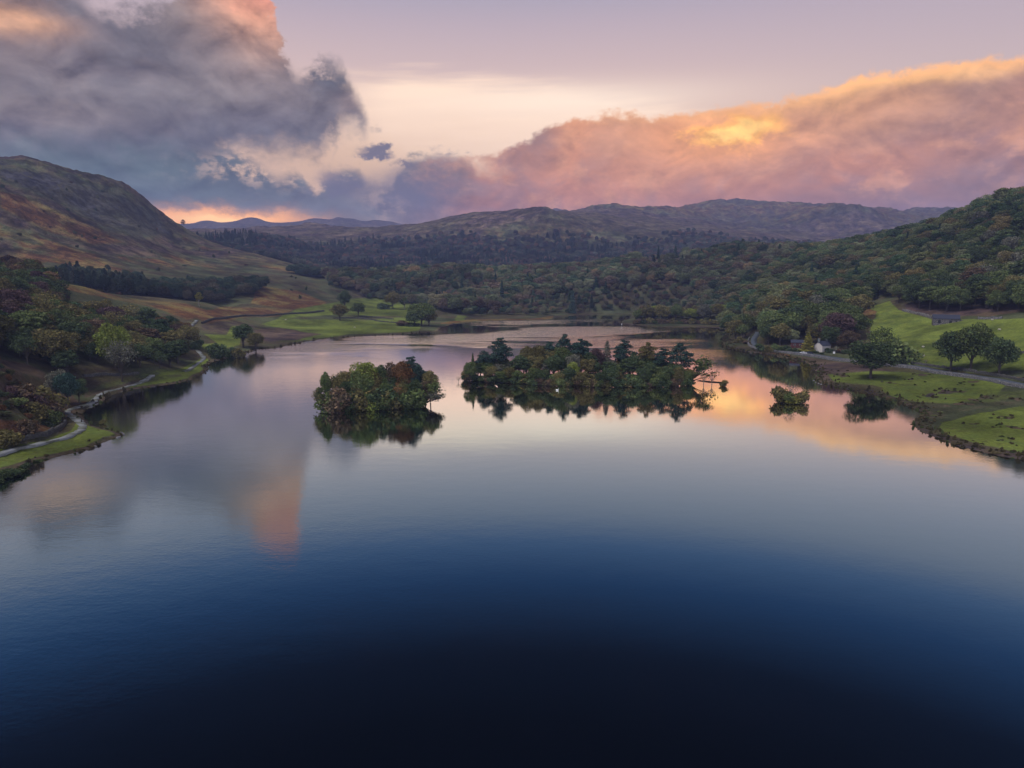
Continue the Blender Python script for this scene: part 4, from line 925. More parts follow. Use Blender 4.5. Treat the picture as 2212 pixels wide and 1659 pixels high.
# trees of the wooded headland
g = 'trees along the wooded headland'
for i, vx in enumerate(range(1386, 1572, 15)):
    vy = 660+rr_.uniform(-6, 9); by_top(rr_.choice(('broadleaf', 'tall')), vx, vy, 648+rr_.uniform(2, 14)+(0 if i % 2 else 12), ('mid green', 'olive', 'yellow-green', 'olive', 'grey-green')[i % 5], 'rounded broadleaf tree on the wooded headland at the far right of the lake', g, wpx=rr_.uniform(26, 38))
for i, vx in enumerate(range(1378, 1566, 13)):
    by_top('shrub', vx, 690+rr_.uniform(-5, 4), 644+rr_.uniform(1, 5), rr_.choice(('olive', 'deep green', 'brown')), 'low bush at the water edge of the wooded headland', 'bushes fringing the wooded headland', wpx=rr_.uniform(15, 22))

# ------------------------------------------------------------------ roads and paths (needed before the woods, to keep them clear)
def lay(px): 
    out = []
    for p in px:
        h_ = hit(*p)
        if h_: out.append(h_[:2])
    return out
def dense(P, step):
    out = []
    for i in range(len(P)-1):
        p0 = np.array(P[max(i-1, 0)]); p1 = np.array(P[i]); p2 = np.array(P[i+1]); p3 = np.array(P[min(i+2, len(P)-1)])
        n_ = max(1, int(np.linalg.norm(p2-p1)/step))
        for k in range(n_):
            t = k/n_; out.append(0.5*((2*p1)+(-p0+p2)*t+(2*p0-5*p1+4*p2-p3)*t*t+(-p0+3*p1-3*p2+p3)*t**3))
    out.append(np.array(P[-1])); return np.array(out)
def ribbon(name, P, wd, mat, lift=0.12, seed=0, rag=0.0, kind='structure'):
    P = dense(P, 1.6); T_ = np.gradient(P, axis=0); T_ /= np.linalg.norm(T_, axis=1)[:, None]+1e-9; N_ = np.stack([-T_[:, 1], T_[:, 0]], 1)
    r = np.random.default_rng(seed); wl = wd/2*(1+r.normal(size=len(P))*rag); wr = wd/2*(1+r.normal(size=len(P))*rag)
    L_ = P+N_*wl[:, None]; R_ = P-N_*wr[:, None]
    g_ = np.stack([ground_z(*(q_.T)) for q_ in (L_, (L_+P)/2, P, (R_+P)/2, R_)]); zt_ = g_.max(0)
    k_ = np.ones(7)/7; zt_ = np.maximum(np.convolve(np.pad(zt_, 3, 'edge'), k_, 'valid'), zt_)+lift
    V = np.concatenate([np.c_[L_, zt_-.7], np.c_[L_, zt_], np.c_[R_, zt_], np.c_[R_, zt_-.7]]); n_ = len(P)
    Fq = [(k*n_+i, k*n_+i+1, (k+1)*n_+i+1, (k+1)*n_+i) for k in range(3) for i in range(n_-1)]
    o = mesh_obj(name, V, Fq, mat)
    if kind: tag(o, kind=kind)
    return P
b = MB('gravel_path'); n1_ = b.noise(b.pos(), 2.2, 5, .7); n2_ = b.noise(b.pos(), .3, 3, .5)
b.bsdf(b.mix(b.sm(n2_, .4, .6), b.mix(n1_, (.16, .17, .175), (.25, .26, .265)), (.11, .115, .09)), .9, .1, b.bump(n1_, .5, .1)); M_PATH = b.m
b = MB('asphalt_road'); n1_ = b.noise(b.pos(), 1.5, 5, .7); b.bsdf(b.mix(n1_, (.05, .06, .078), (.085, .10, .12)), .6, .35, b.bump(n1_, .2, .05)); M_ROAD = b.m
PATHS = [([(-60, 1000), (0, 984), (39, 971.7), (83, 960.6), (139, 948), (169.4, 934), (179, 923), (172, 913), (158, 902), (144.4, 891), (155.5, 884), (180.5, 877), (200, 869), (214, 855), (236, 845), (264, 838.5), (305.5, 827), (327.7, 812)], 2.3),
         ([(395, 803), (408, 799.6), (425, 787), (440, 774.6), (433, 765), (423.5, 756.6)], 2.2), ([(402, 726), (402.7, 723), (405.5, 712), (413.8, 703.8), (425, 693)], 2.2)]
path_pts = []
for i, (px, wd) in enumerate(PATHS): path_pts.append(ribbon('path', lay(px), wd, M_PATH, .10, i, .22))
ROADPX = [(1637, 719), (1636, 723), (1630, 731), (1628, 738), (1632, 746), (1644, 752), (1665, 757), (1700, 760.5), (1733, 764), (1780, 770), (1834, 778), (1880, 783), (1935, 789), (2000, 797), (2089, 811), (2149, 820), (2212, 833), (2300, 850), (2420, 875)]
road_c = ribbon('road', lay(ROADPX), 3.6, M_ROAD, .15, 9, .04)
keep = np.concatenate([road_c]+path_pts)

# ------------------------------------------------------------------ woods
def vx_of(x, y): return CX+np.tan(np.clip(np.arctan2(x, y), -1.4, 1.4))*F/cos(PITCH)
def scatter(poly, spacing, seed):
    P = np.array([(atan2(v-CX, F/cos(PITCH)), r) for v, r in poly]); W_ = np.array([(r*sin(a), r*cos(a)) for a, r in P])
    x0, y0 = W_.min(0)-spacing*8; x1, y1 = W_.max(0)+spacing*8
    r = np.random.default_rng(seed); gx, gy = np.meshgrid(np.arange(x0, x1, spacing), np.arange(y0, y1, spacing*.9))
    gx = gx+(np.arange(gx.shape[0])[:, None] % 2)*spacing/2
    gx = (gx+r.uniform(-.42, .42, gx.shape)*spacing).ravel(); gy = (gy+r.uniform(-.42, .42, gy.shape)*spacing).ravel()
    vx = vx_of(gx, gy); rr = np.hypot(gx, gy)
    m = (gy > 0) & (seg_sdf(vx, rr, np.array(poly, float)) < 0); gx, gy, vx, rr = gx[m], gy[m], vx[m], rr[m]
    m = np.ones(len(gx), bool); nr_ = rr < 700
    s_ = seg_sdf(gx[rr < 1100], gy[rr < 1100], lake); m[rr < 1100] &= s_ > 2.0
    if nr_.any():
        d = np.full(nr_.sum(), 99.0)
        for p in keep[::2]: d = np.minimum(d, np.hypot(gx[nr_]-p[0], gy[nr_]-p[1]))
        m[nr_] &= d > 6.0
    return gx[m], gy[m], vx[m], rr[m]
WOODS = {
 'left': dict(poly=[(-350, 300), (0, 318), (60, 322), (110, 325), (180, 336), (225, 358), (270, 352), (330, 362), (385, 385), (402, 440), (395, 520), (300, 485), (200, 490), (110, 535), (60, 620), (-350, 690)], sp=9.4, H=(9, 15.5), kinds=('broadleaf', 'broadleaf', 'open', 'tall'),
   cols=(('deep green', 4), ('olive', 4), ('mid green', 3), ('brown', 1), ('purple-brown', 2), ('grey-green', 1)), where='in the dense wood above the left shore path'),
 'right': dict(poly=[(1572, 640), (1574, 515), (1600, 505), (1622, 485), (1655, 462), (1690, 458), (1725, 466), (1740, 462), (1800, 458), (1850, 450), (1876, 520), (1880, 585), (1923, 588), (1940, 560), (1952, 528), (1990, 512), (2040, 500), (2100, 490), (2212, 468), (2700, 440),
                      (2700, 720), (2212, 790), (2110, 840), (2000, 890), (1829, 960), (1740, 1000), (1690, 900), (1600, 760)], sp=10.0, H=(11, 18.5), kinds=('broadleaf', 'broadleaf', 'tall', 'broadleaf', 'open'),
   cols=(('deep green', 3), ('mid green', 5), ('olive', 4), ('brown', 1), ('grey-green', 2)), where='in the wood on the right hillside'),
}
cand = []
for wk, wd in WOODS.items():
    gx, gy, vx, rr = scatter(wd['poly'], wd['sp'], len(wk)); gz = ground_z(gx, gy)
    for x, y, v, r, z in zip(gx, gy, vx, rr, gz):
        cc = fbm(np.array([x]), np.array([y]), 40, 2, seed=51)[0]
        cols = [c_ for c_, w_ in wd['cols'] for _ in range(w_)]
        H = random.uniform(*wd['H'])*(1+.35*fbm(np.array([x]), np.array([y]), 110, 3, seed=52)[0])
        if wk == 'right' and r < 470 and v < 1880: H *= .75
        if wk == 'left' and 110 < v < 400: H = min(H, max(5.0, 50-0.034*r-z-1.5+random.uniform(-1, 1)))
        cand.append([wk, x, y, v, r, z, H, random.choice(wd['kinds']), cols[int((cc*.9+.5+random.uniform(-.3, .3))*len(cols)) % len(cols)]])
# which of them show largest: a crude skyline sweep from near to far
cand.sort(key=lambda t: t[4]); sil = np.full(2400, 1700.0)
for t in cand:
    wk, x, y, v, r, z, H, kd, cl_ = t
    _, vt = project(np.array([x]), np.array([y]), np.array([z+H])); _, vb = project(np.array([x]), np.array([y]), np.array([z])); vt = float(vt[0]); vb = float(vb[0])
    hw = 0.38*H/r*F; a, c2_ = int(np.clip(v-hw, 0, 2399)), int(np.clip(v+hw, 0, 2399))
    if c2_ <= a or v > 2230 or v < -20: t.append(0.0); continue
    seg = np.minimum(sil[a:c2_], vb); t.append(float(np.maximum(seg-vt, 0).sum())); sil[a:c2_] = np.minimum(sil[a:c2_], vt+0.25*(vb-vt))
cand.sort(key=lambda t: -t[9])
n_broad = sum(ntree.get(k, 0) for k in ('broadleaf', 'tall', 'open', 'reach'))
N_IND = max(0, 296-n_broad)
indiv, rest = cand[:N_IND], cand[N_IND:]
for wk, x, y, v, r, z, H, kd, cl_, a in indiv:
    half = {'left': 'broadleaf tree', 'right': 'broadleaf tree'}[wk]
    plant(kd, x, y, H, cl_, '%s %s %s' % (cl_, half, WOODS[wk]['where']), '%s trees %s' % (cl_, WOODS[wk]['where']), Wd=H*random.uniform(.78, 1.08), z=z-.3)

# everything further off: one object per stretch of wood
def gn_scatter(name, pts_, protos, mat, rnd_seed=0):
    """pts_: rows of x, y, z, height scale, width scale, kind index"""
    A_ = np.array(pts_); o = bpy.data.objects.new(name, bpy.data.meshes.new(name)); COL.objects.link(o); me = o.data
    me.vertices.add(len(A_)); me.vertices.foreach_set('co', A_[:, :3].astype(np.float32).ravel())
    for nm, j in (('hs', 3), ('ws', 4)): at = me.attributes.new(nm, 'FLOAT', 'POINT'); at.data.foreach_set('value', A_[:, j].astype(np.float32))
    at = me.attributes.new('rz', 'FLOAT', 'POINT'); at.data.foreach_set('value', np.random.default_rng(rnd_seed).uniform(0, 6.28, len(A_)).astype(np.float32))
    at = me.attributes.new('kd', 'INT', 'POINT'); at.data.foreach_set('value', A_[:, 5].astype(np.int32))
    me.update()
    ng = bpy.data.node_groups.new(name, 'GeometryNodeTree'); ng.interface.new_socket('Geometry', in_out='INPUT', socket_type='NodeSocketGeometry'); ng.interface.new_socket('Geometry', in_out='OUTPUT', socket_type='NodeSocketGeometry')
    N_ = ng.nodes; Lk = ng.links.new; gi = N_.new('NodeGroupInput'); go = N_.new('NodeGroupOutput'); jn = N_.new('GeometryNodeJoinGeometry')
    def attr(nm, ty='FLOAT'): a_ = N_.new('GeometryNodeInputNamedAttribute'); a_.data_type = ty; a_.inputs[0].default_value = nm; return [s for s in a_.outputs if s.enabled and s.name == 'Attribute'][0]
    hs, ws, rz_, kd_ = attr('hs'), attr('ws'), attr('rz'), attr('kd', 'INT')
    cs = N_.new('ShaderNodeCombineXYZ'); Lk(ws, cs.inputs[0]); Lk(ws, cs.inputs[1]); Lk(hs, cs.inputs[2]); cr_ = N_.new('ShaderNodeCombineXYZ'); Lk(rz_, cr_.inputs[2])
    for i, po in enumerate(protos):
        oi = N_.new('GeometryNodeObjectInfo'); oi.inputs[0].default_value = po; oi.transform_space = 'ORIGINAL'; oi.inputs['As Instance'].default_value = True
        cmp_ = N_.new('FunctionNodeCompare'); cmp_.data_type = 'INT'; cmp_.operation = 'EQUAL'
        ii_ = [s for s in cmp_.inputs if s.enabled]; Lk(kd_, ii_[0]); ii_[1].default_value = i
        ip = N_.new('GeometryNodeInstanceOnPoints'); Lk(gi.outputs[0], ip.inputs['Points']); Lk(cmp_.outputs[0], ip.inputs['Selection']); Lk(oi.outputs['Geometry'], ip.inputs['Instance'])
        Lk(cr_.outputs[0], ip.inputs['Rotation']); Lk(cs.outputs[0], ip.inputs['Scale']); Lk(ip.outputs[0], jn.inputs[0])
    sm_ = N_.new('GeometryNodeSetMaterial'); sm_.inputs['Material'].default_value = mat; Lk(jn.outputs[0], sm_.inputs[0]); Lk(sm_.outputs[0], go.inputs[0])
    md = o.modifiers.new('scatter', 'NODES'); md.node_group = ng
    tag(o, kind='stuff'); return o
crowns = {}
for o in COL.objects:
    if o.name.split('.')[0] == 'crown' and o.data.name not in crowns: crowns[o.data.name] = o
def crown_objs(*kinds): return [crowns[c_[0].name] for k in kinds for c_ in PROTO[k] if c_[0].name in crowns]
BP = crown_objs('broadleaf', 'tall'); SPR = crown_objs('spruce'); SHR = crown_objs('shrub')
def bp_row(x, y, z, H, wr=None):
    i = random.randrange(len(BP)); h0 = 14 if 'broadleaf' in BP[i].data.name else 16; w0 = 11 if h0 == 14 else 8
    return (x, y, z-.3-0.10*H, H*1.08/h0, (wr or random.uniform(.80, 1.12))*H/w0, i)
PAL_L = [(4, (.026, .042, .018)), (3, (.060, .058, .022)), (2, (.045, .062, .020)), (3, (.045, .031, .024)), (2, (.07, .045, .024))]
PAL_R = [(4, (.034, .056, .026)), (4, (.052, .070, .028)), (4, (.072, .078, .032)), (2, (.076, .064, .034)), (2, (.092, .10, .05)), (1, (.11, .088, .036))]
PAL_M = [(4, (.038, .058, .032)), (4, (.068, .080, .040)), (4, (.086, .078, .044)), (2, (.075, .056, .040)), (3, (.10, .105, .060)), (1, (.12, .085, .045))]
PAL_D = [(4, (.034, .046, .036)), (4, (.062, .060, .042)), (4, (.055, .062, .044)), (3, (.082, .056, .042)), (1, (.11, .065, .04)), (2, (.042, .036, .036))]
gn_scatter('woodland', [bp_row(x, y, z, H) for wk, x, y, v, r, z, H, kd, cl_, a in rest if wk == 'left'], BP, foliage_mixed('left_wood_leaves', PAL_L), 1)
rowsR = [bp_row(x, y, z, H) for wk, x, y, v, r, z, H, kd, cl_, a in rest if wk == 'right']
gn_scatter('woodland', rowsR, BP, foliage_mixed('right_wood_leaves', PAL_R), 2)
# far shore wood: low willows at the edge, then rising to the ridge
far_poly = [(712, 925), (700, 1090), (1300, 1090), (1372, 1075), (1388, 985), (1475, 985), (1482, 1100), (1760, 1060), (1735, 990), (1690, 890), (1600, 750), (1574, 660), (1568, 668), (1380, 672), (1376, 820), (1300, 820), (1240, 785), (1200, 765), (1150, 735), (1000, 728), (960, 745), (935, 800), (900, 845), (840, 905), (770, 940)]
rows = []
gx, gy, vx, rr = scatter(far_poly, 9.3, 77); gz = ground_z(gx, gy); sdv = seg_sdf(gx, gy, lake); hn = fbm(gx, gy, 50, 3, seed=61)
for x, y, v, r, z, s_, h_ in zip(gx, gy, vx, rr, gz, sdv, hn):
    if v < 1195 and s_ < 16 and 950 < v: continue                      # reed bed
    H = random.uniform(9, 16)+h_*9
    if s_ < 70: H = random.uniform(3.5, 7)+s_*.03
    if 1378 < v < 1475 and r > 950 and random.random() < .75: continue
    if v < 930 and r < 940: H *= .7
    rows.append(bp_row(x, y, z, max(3, H), random.uniform(.85, 1.15)))
gx, gy, vx, rr = scatter([(1376, 950), (1376, 1080), (1480, 1100), (1480, 960)], 14, 5); gz = ground_z(gx, gy)
for x, y, z in zip(gx, gy, gz):
    if random.random() < .5: rows.append(bp_row(x, y, z, random.uniform(3, 8)))
gn_scatter('woodland', rows, BP, foliage_mixed('far_shore_leaves', PAL_M), 3)
con = []
for poly, n_ in (([(980, 760), (1370, 830), (1700, 720), (1700, 1040), (720, 1060), (980, 780)], 70), ([(1700, 650), (2212, 560), (2212, 780), (1800, 950)], 26)):
    gx, gy, vx, rr = scatter(poly, 16, 6); gz = ground_z(gx, gy); idx = np.random.default_rng(4).choice(len(gx), min(n_, len(gx)), replace=False)
    con += [(gx[i], gy[i], gz[i], random.uniform(.8, 1.35), random.uniform(.8, 1.5), random.randrange(len(SPR))) for i in idx]
gn_scatter('scattered_conifers', con, SPR, foliage_mixed('conifer_leaves', [(1, (.018, .036, .024)), (1, (.024, .040, .022))]), 4)
# belt across the left hillside: conifers then broadleaves
rows = []
gx, gy, vx, rr = scatter([(118, 690), (122, 765), (215, 775), (312, 770), (315, 690), (215, 680)], 6.2, 8); gz = ground_z(gx, gy)
rows = [(x, y, z, random.uniform(.8, 1.3), random.uniform(1.2, 2.0), random.randrange(len(SPR)))+() if random.random() < .55 else (x, y, z-1, random.uniform(.75, 1.15), random.uniform(.75, 1.1), len(SPR)+random.randrange(len(BP))) for x, y, z in zip(gx, gy, gz)]
gn_scatter('conifer_belt', rows, SPR+BP, foliage_mixed('belt_needles', [(2, (.026, .040, .030)), (1, (.038, .050, .032)), (1, (.050, .056, .036))]), 5)
rows = []
for poly in ([(300, 680), (305, 765), (430, 785), (520, 830), (572, 850), (568, 800), (520, 745), (420, 690)], [(620, 1060), (640, 1150), (720, 1180), (712, 1060), (680, 1030)], [(-350, 600), (-350, 760), (60, 760), (118, 745), (112, 620), (60, 625)]):
    gx, gy, vx, rr = scatter(poly, 8.0, 9); gz = ground_z(gx, gy); rows += [bp_row(x, y, z, random.uniform(9, 14)) for x, y, z in zip(gx, gy, gz)]
gn_scatter('hillside_trees', rows, BP, foliage_mixed('hillside_leaves', [(4, (.026, .040, .026)), (2, (.040, .050, .030)), (2, (.050, .045, .030))]), 6)
# thin scatter of bushes over the open hillside
rows = []
gx, gy, vx, rr = scatter([(0, 600), (0, 1150), (400, 1350), (640, 1150), (720, 950), (640, 790), (420, 640)], 26, 10); gz = ground_z(gx, gy); hn = fbm(gx, gy, 120, 3, seed=71)
for x, y, z, h_ in zip(gx, gy, gz, hn):
    if random.random() < .10+max(0, h_)*.5: rows.append((x, y, z-.2, random.uniform(.5, 1.6), random.uniform(.5, 1.3), random.randrange(len(SHR))))
gn_scatter('hillside_scrub', rows, SHR, foliage_mixed('scrub_leaves', [(2, (.034, .046, .022)), (2, (.05, .05, .024)), (1, (.06, .035, .022))]), 7)
rows = []
gx, gy, vx, rr = scatter([(-60, 236), (-60, 285), (60, 292), (120, 292), (150, 284), (120, 262), (60, 246)], 3.2, 14); gz = ground_z(gx, gy)
for x, y, z in zip(gx, gy, gz):
    if random.random() < .75: rows.append((x, y, z-.2, random.uniform(.2, .85), random.uniform(.3, .8), random.randrange(len(SHR))))
gn_scatter('bank_scrub', rows, SHR, foliage_mixed('bank_leaves', [(2, (.046, .036, .024)), (2, (.050, .050, .024)), (2, (.036, .046, .024)), (1, (.085, .045, .022))]), 17)
# distant woods on the far fell
rows = []; con = []
gx, gy, vx, rr = scatter([(425, 1470), (428, 1735), (560, 1740), (640, 1900), (900, 2080), (1700, 2080), (1950, 1700), (1950, 1250), (1700, 1230), (720, 1230), (640, 1330)], 11.5, 12); gz = ground_z(gx, gy); hn = fbm(gx, gy, 200, 4, seed=81); h2 = fbm(gx, gy, 60, 3, seed=82)
for x, y, v, r, z, h_, k_ in zip(gx, gy, vx, rr, gz, hn, h2):
    lim = 118+h_*55+(30 if v < 640 else 0)
    if z > lim+25: continue
    if z > lim and random.random() < .75: continue
    if k_ > .36 and random.random() < .7: continue
    if h_*.7+k_ < -.38 or (v < 560 and r > 1600 and random.random() < .8): con.append((x, y, z-.5, random.uniform(.9, 1.5), random.uniform(1.0, 1.8), random.randrange(len(SPR))))
    else: rows.append(bp_row(x, y, z, random.uniform(9, 15), random.uniform(.8, 1.1)))
gn_scatter('distant_woodland', rows, BP, foliage_mixed('distant_leaves', PAL_D), 8)
gn_scatter('distant_conifers', con, SPR, foliage_mixed('distant_needles', [(1, (.018, .030, .022)), (1, (.026, .036, .026))]), 9)
# rushes and heather clumps along the right shore and over the meadow
rows = []; r_ = np.random.default_rng(15)
for (ax, ay), (bx, by) in zip(shore[:-1], shore[1:]):
    L = hypot(bx-ax, by-ay)
    if hypot(ax, ay) > 560 or hypot(ax, ay) < 190: continue
    right_ = ax > 60
    nx0, ny0 = (ay-by)/L, (bx-ax)/L; sd_in = float(seg_sdf(np.array([(ax+bx)/2+nx0]), np.array([(ay+by)/2+ny0]), lake)[0])
    for k in range(int(L*(2.2 if right_ else .6))):
        t = r_.random(); o = (abs(r_.normal())*(3.2 if right_ else 1.4)-.6)*(1 if sd_in > 0 else -1); nx, ny = (ay-by)/L, (bx-ax)/L
        x = ax+(bx-ax)*t+nx*o; y = ay+(by-ay)*t+ny*o
        rows.append((x, y, max(0, float(ground_z(np.array([x]), np.array([y]))[0]))-.1, r_.uniform(.05, .30)*(2.0 if r_.random() < .12 else 1), r_.uniform(.06, .30)*(1.8 if r_.random() < .10 else 1), r_.integers(len(SHR))))
m = (R > 200) & (R < 420) & (TX > 120) & (sd > 2) & (ntus > .24) & (PVY > 800); ix = np.argwhere(m); ix = ix[r_.choice(len(ix), min(420, len(ix)), replace=False)]
for i, j in ix: rows.append((TX[i, j]+r_.normal(), TY[i, j]+r_.normal(), Z[i, j]-.1, r_.uniform(.08, .26), r_.uniform(.10, .3), r_.integers(len(SHR))))
gn_scatter('rush_clumps', rows, SHR, foliage_mixed('rush_leaves', [(2, (.040, .034, .018)), (2, (.055, .045, .022)), (1, (.045, .055, .02))]), 10)
print('TREES', ntree, 'individual woods', len(indiv), 'rest', len(rest))

# ------------------------------------------------------------------ stone walls
def stone_mat(name, c1, c2, sc=1.6):
    b = MB(name); v = b.n('ShaderNodeTexVoronoi', {'Vector': b.pos(), 'Scale': sc}); n_ = b.noise(b.pos(), 2.0, 4, .6)
    e = b.n('ShaderNodeTexVoronoi', {'Vector': b.pos(), 'Scale': sc}, feature='DISTANCE_TO_EDGE')
    c_ = b.mix(b.n('ShaderNodeSeparateColor', {0: v.outputs['Color']}).outputs[0], c1, c2); c_ = b.mix(b.sm(n_, .5, .7), c_, (.06, .065, .035))
    c_ = b.mix(b.sm(e.outputs['Distance'], 0.0, 0.09), (.03, .03, .03), c_)
    b.bsdf(c_, .9, .1, b.bump(e.outputs['Distance'], .8, .12)); return b.m
M_WALL = stone_mat('dry_stone', (.11, .11, .12), (.22, .21, .22)); M_WALLD = stone_mat('dark_stone', (.05, .05, .05), (.10, .095, .09)); M_WALLP = stone_mat('pale_stone', (.12, .11, .11), (.24, .22, .21))
def stone_wall(px, h, t, mat, label, seed=0, off=0.0, pts_=None):
    P = dense(pts_ if pts_ is not None else lay(px), .9); r = np.random.default_rng(seed)
    T_ = np.gradient(P, axis=0); T_ /= np.linalg.norm(T_, axis=1)[:, None]+1e-9; N_ = np.stack([-T_[:, 1], T_[:, 0]], 1); P = P+N_*off
    c0 = P.mean(0); n_ = len(P); gz = ground_z(P[:, 0], P[:, 1]); V = []
    hh = h*(1+r.normal(size=n_)*.10)*(1-.35*(r.random(n_) < .05))
    for o_, zf in ((-.55, -.5), (-.5, .35), (-.42, .8), (-.28, 1.0), (.28, 1.0), (.42, .8), (.5, .35), (.55, -.5)):
        q_ = P+N_*(o_*t+r.normal(size=(n_, 1))*.05); V.append(np.c_[q_-c0, gz+hh*zf+r.normal(size=n_)*.05])
    V = np.concatenate(V); g0 = float(gz.min()); V[:, 2] -= g0
    Fq = [(k*n_+i, (k+1)*n_+i, (k+1)*n_+i+1, k*n_+i+1) for k in range(7) for i in range(n_-1)]
    o = mesh_obj('dry_stone_wall', V, Fq, mat); o.location = (*c0, g0); tag(o, label, 'wall'); return o
stone_wall([(-40, 972), (0, 962), (40, 952), (83, 942.6), (115, 932), (137, 921), (141, 914)], 1.25, .9, M_WALLD, 'dark mossy dry stone wall above the grass verge at the near left bank', 1)
stone_wall([(1950, 672), (1968, 677), (1990, 681), (2006, 685), (2019, 689)], 1.5, .9, M_WALLP, 'pale dry stone wall climbing left from the stone barn', 2)
stone_wall([(2113, 690), (2130, 689.5), (2150, 689), (2165, 688.5)], 1.2, .8, M_WALL, 'short stretch of grey wall at the wood edge right of the barn', 3)
stone_wall(None, 1.3, .8, M_WALL, 'grey dry stone wall between the lakeside road and the meadow', 4, pts_=road_c[8:], off=-3.6)
stone_wall([(1880, 778), (1935, 783.5), (2000, 790.5), (2060, 798), (2110, 806), (2149, 812), (2212, 824), (2330, 845)], 1.2, .8, M_WALLD, 'dark wall with rough growth along the field side of the road', 5)
stone_wall([(2160, 770), (2185, 766), (2212, 763), (2330, 752)], 1.0, .8, M_WALLD, 'dark field wall at the right edge behind the dark trio of trees', 6)
stone_wall([(436, 700), (470, 690), (520, 684), (580, 683), (650, 678), (700, 673)], 1.5, 1.0, M_WALLD, 'dark wall below the orange bracken slope at the left field', 7)
stone_wall([(720, 688), (780, 688), (830, 696), (880, 699)], 1.0, .8, M_WALLD, 'low dark wall crossing the left lakeside field', 8)
stone_wall([(776, 683.5), (800, 685), (830, 688), (850, 690)], .9, .7, M_WALLD, 'short broken wall behind the tree with visible trunk in the left field', 9)
stone_wall([(180, 814), (220, 811.5), (258, 811), (300, 808)], 1.0, .7, M_WALLD, 'low wall at the foot of the left shore wood', 10)
stone_wall([(1640, 757), (1670, 760), (1700, 763)], .9, .7, M_WALLD, 'end of low wall where the road bends by the lake', 11) if False else None

# ------------------------------------------------------------------ small mesh helpers
def box(x0, x1, y0, y1, z0, z1):
    return [(x, y, z) for z in (z0, z1) for x, y in ((x0, y0), (x1, y0), (x1, y1), (x0, y1))], [(3, 2, 1, 0), (4, 5, 6, 7), (0, 1, 5, 4), (1, 2, 6, 5), (2, 3, 7, 6), (3, 0, 4, 7)]
def part(name, parts, mat, parent, smooth=False):
    V = []; Fa = []
    for v, f in parts:
        o = len(V); V += [tuple(map(float, p)) for p in v]; Fa += [tuple(o+i for i in q_) for q_ in f]
    me = bpy.data.meshes.new(name); me.from_pydata(V, [], Fa); me.materials.append(mat); me.update()
    if smooth: me.polygons.foreach_set('use_smooth', [True]*len(me.polygons))
    o = bpy.data.objects.new(name, me); COL.objects.link(o); o.parent = parent; return o
def simple(name, c_, rough=.8, spec=.2, var=.15, sc=1.5):
    b = MB(name); n_ = b.noise(b.obj(), sc, 4, .6); b.bsdf(b.mix(n_, tuple(x*(1-var) for x in c_), tuple(x*(1+var) for x in c_)), rough, spec, b.bump(n_, .15, .05)); return b.m
M_SLATE = simple('slate', (.035, .04, .06), .75, .2, .35, 3); M_RENDER = simple('pale_render', (.52, .48, .44), .9, .1, .08); M_WHITE = simple('white_paint', (.75, .74, .72), .6, .3, .05)
M_DARK = simple('dark_opening', (.015, .015, .018), .5, .3); M_RED = simple('red_brown_boards', (.10, .035, .03), .8, .2, .25); M_GLASS = simple('window_glass', (.02, .025, .035), .1, .6)
M_CHIM = simple('chimney_stone', (.16, .18, .18), .9, .1, .3, 4); M_POT = simple('clay', (.25, .12, .07), .8, .2)
M_TYRE = simple('tyre', (.02, .02, .02), .9, .1); M_CARW = simple('white_car_paint', (.72, .72, .74), .25, .6, .02); M_CARD = simple('dark_car_paint', (.02, .024, .035), .25, .6, .02)
M_WOOD = simple('weathered_wood', (.16, .13, .10), .85, .1, .25, 4); M_FLEECE = simple('fleece', (.45, .41, .34), .95, .05, .12, 6); M_FEATHER = simple('feathers', (.82, .82, .80), .7, .2, .04); M_BILL = simple('bill', (.5, .2, .04), .6, .3)

def gable(L, Wd, eave, ridge, base=-1.2):            # ridge along x
    v = [(-L/2, -Wd/2, base), (L/2, -Wd/2, base), (L/2, Wd/2, base), (-L/2, Wd/2, base), (-L/2, -Wd/2, eave), (L/2, -Wd/2, eave), (L/2, Wd/2, eave), (-L/2, Wd/2, eave), (-L/2, 0, ridge), (L/2, 0, ridge)]
    return v, [(0, 1, 5, 4), (2, 3, 7, 6), (1, 2, 6, 9, 5), (3, 0, 4, 8, 7)]
def roof(L, Wd, eave, ridge, ov=.3, th=.16):
    o = []; s = (ridge-eave)/(Wd/2)
    for sg in (-1, 1):
        y1 = sg*(Wd/2+ov); z1 = eave-ov*s; l = L/2+ov
        v = [(-l, 0, ridge), (l, 0, ridge), (l, y1, z1), (-l, y1, z1)]; v += [(x, y, z+th) for x, y, z in v]
        o.append((v, [(0, 1, 2, 3), (7, 6, 5, 4), (0, 4, 5, 1), (1, 5, 6, 2), (2, 6, 7, 3), (3, 7, 4, 0)]))
    return o
def face_cam(x, y): return atan2(-x, y)               # turn so that local -y looks back to the viewer
def wind(parent, x, y, z, w_, h_, axis='y', sgn=-1):
    e = .06
    if axis == 'y': fr_ = box(x-w_/2-e, x+w_/2+e, y, y+sgn*.05, z-e, z+h_+e) if sgn > 0 else box(x-w_/2-e, x+w_/2+e, y-.05, y, z-e, z+h_+e); pn = box(x-w_/2, x+w_/2, y+sgn*.07 if sgn < 0 else y+.05, y+sgn*.05 if sgn < 0 else y+.07, z, z+h_)
    else: fr_ = box(x, x+.05, y-w_/2-e, y+w_/2+e, z-e, z+h_+e); pn = box(x+.052, x+.075, y-w_/2, y+w_/2, z, z+h_)
    f_ = part('window', [fr_], M_WHITE, parent); part('pane', [pn], M_GLASS, f_)
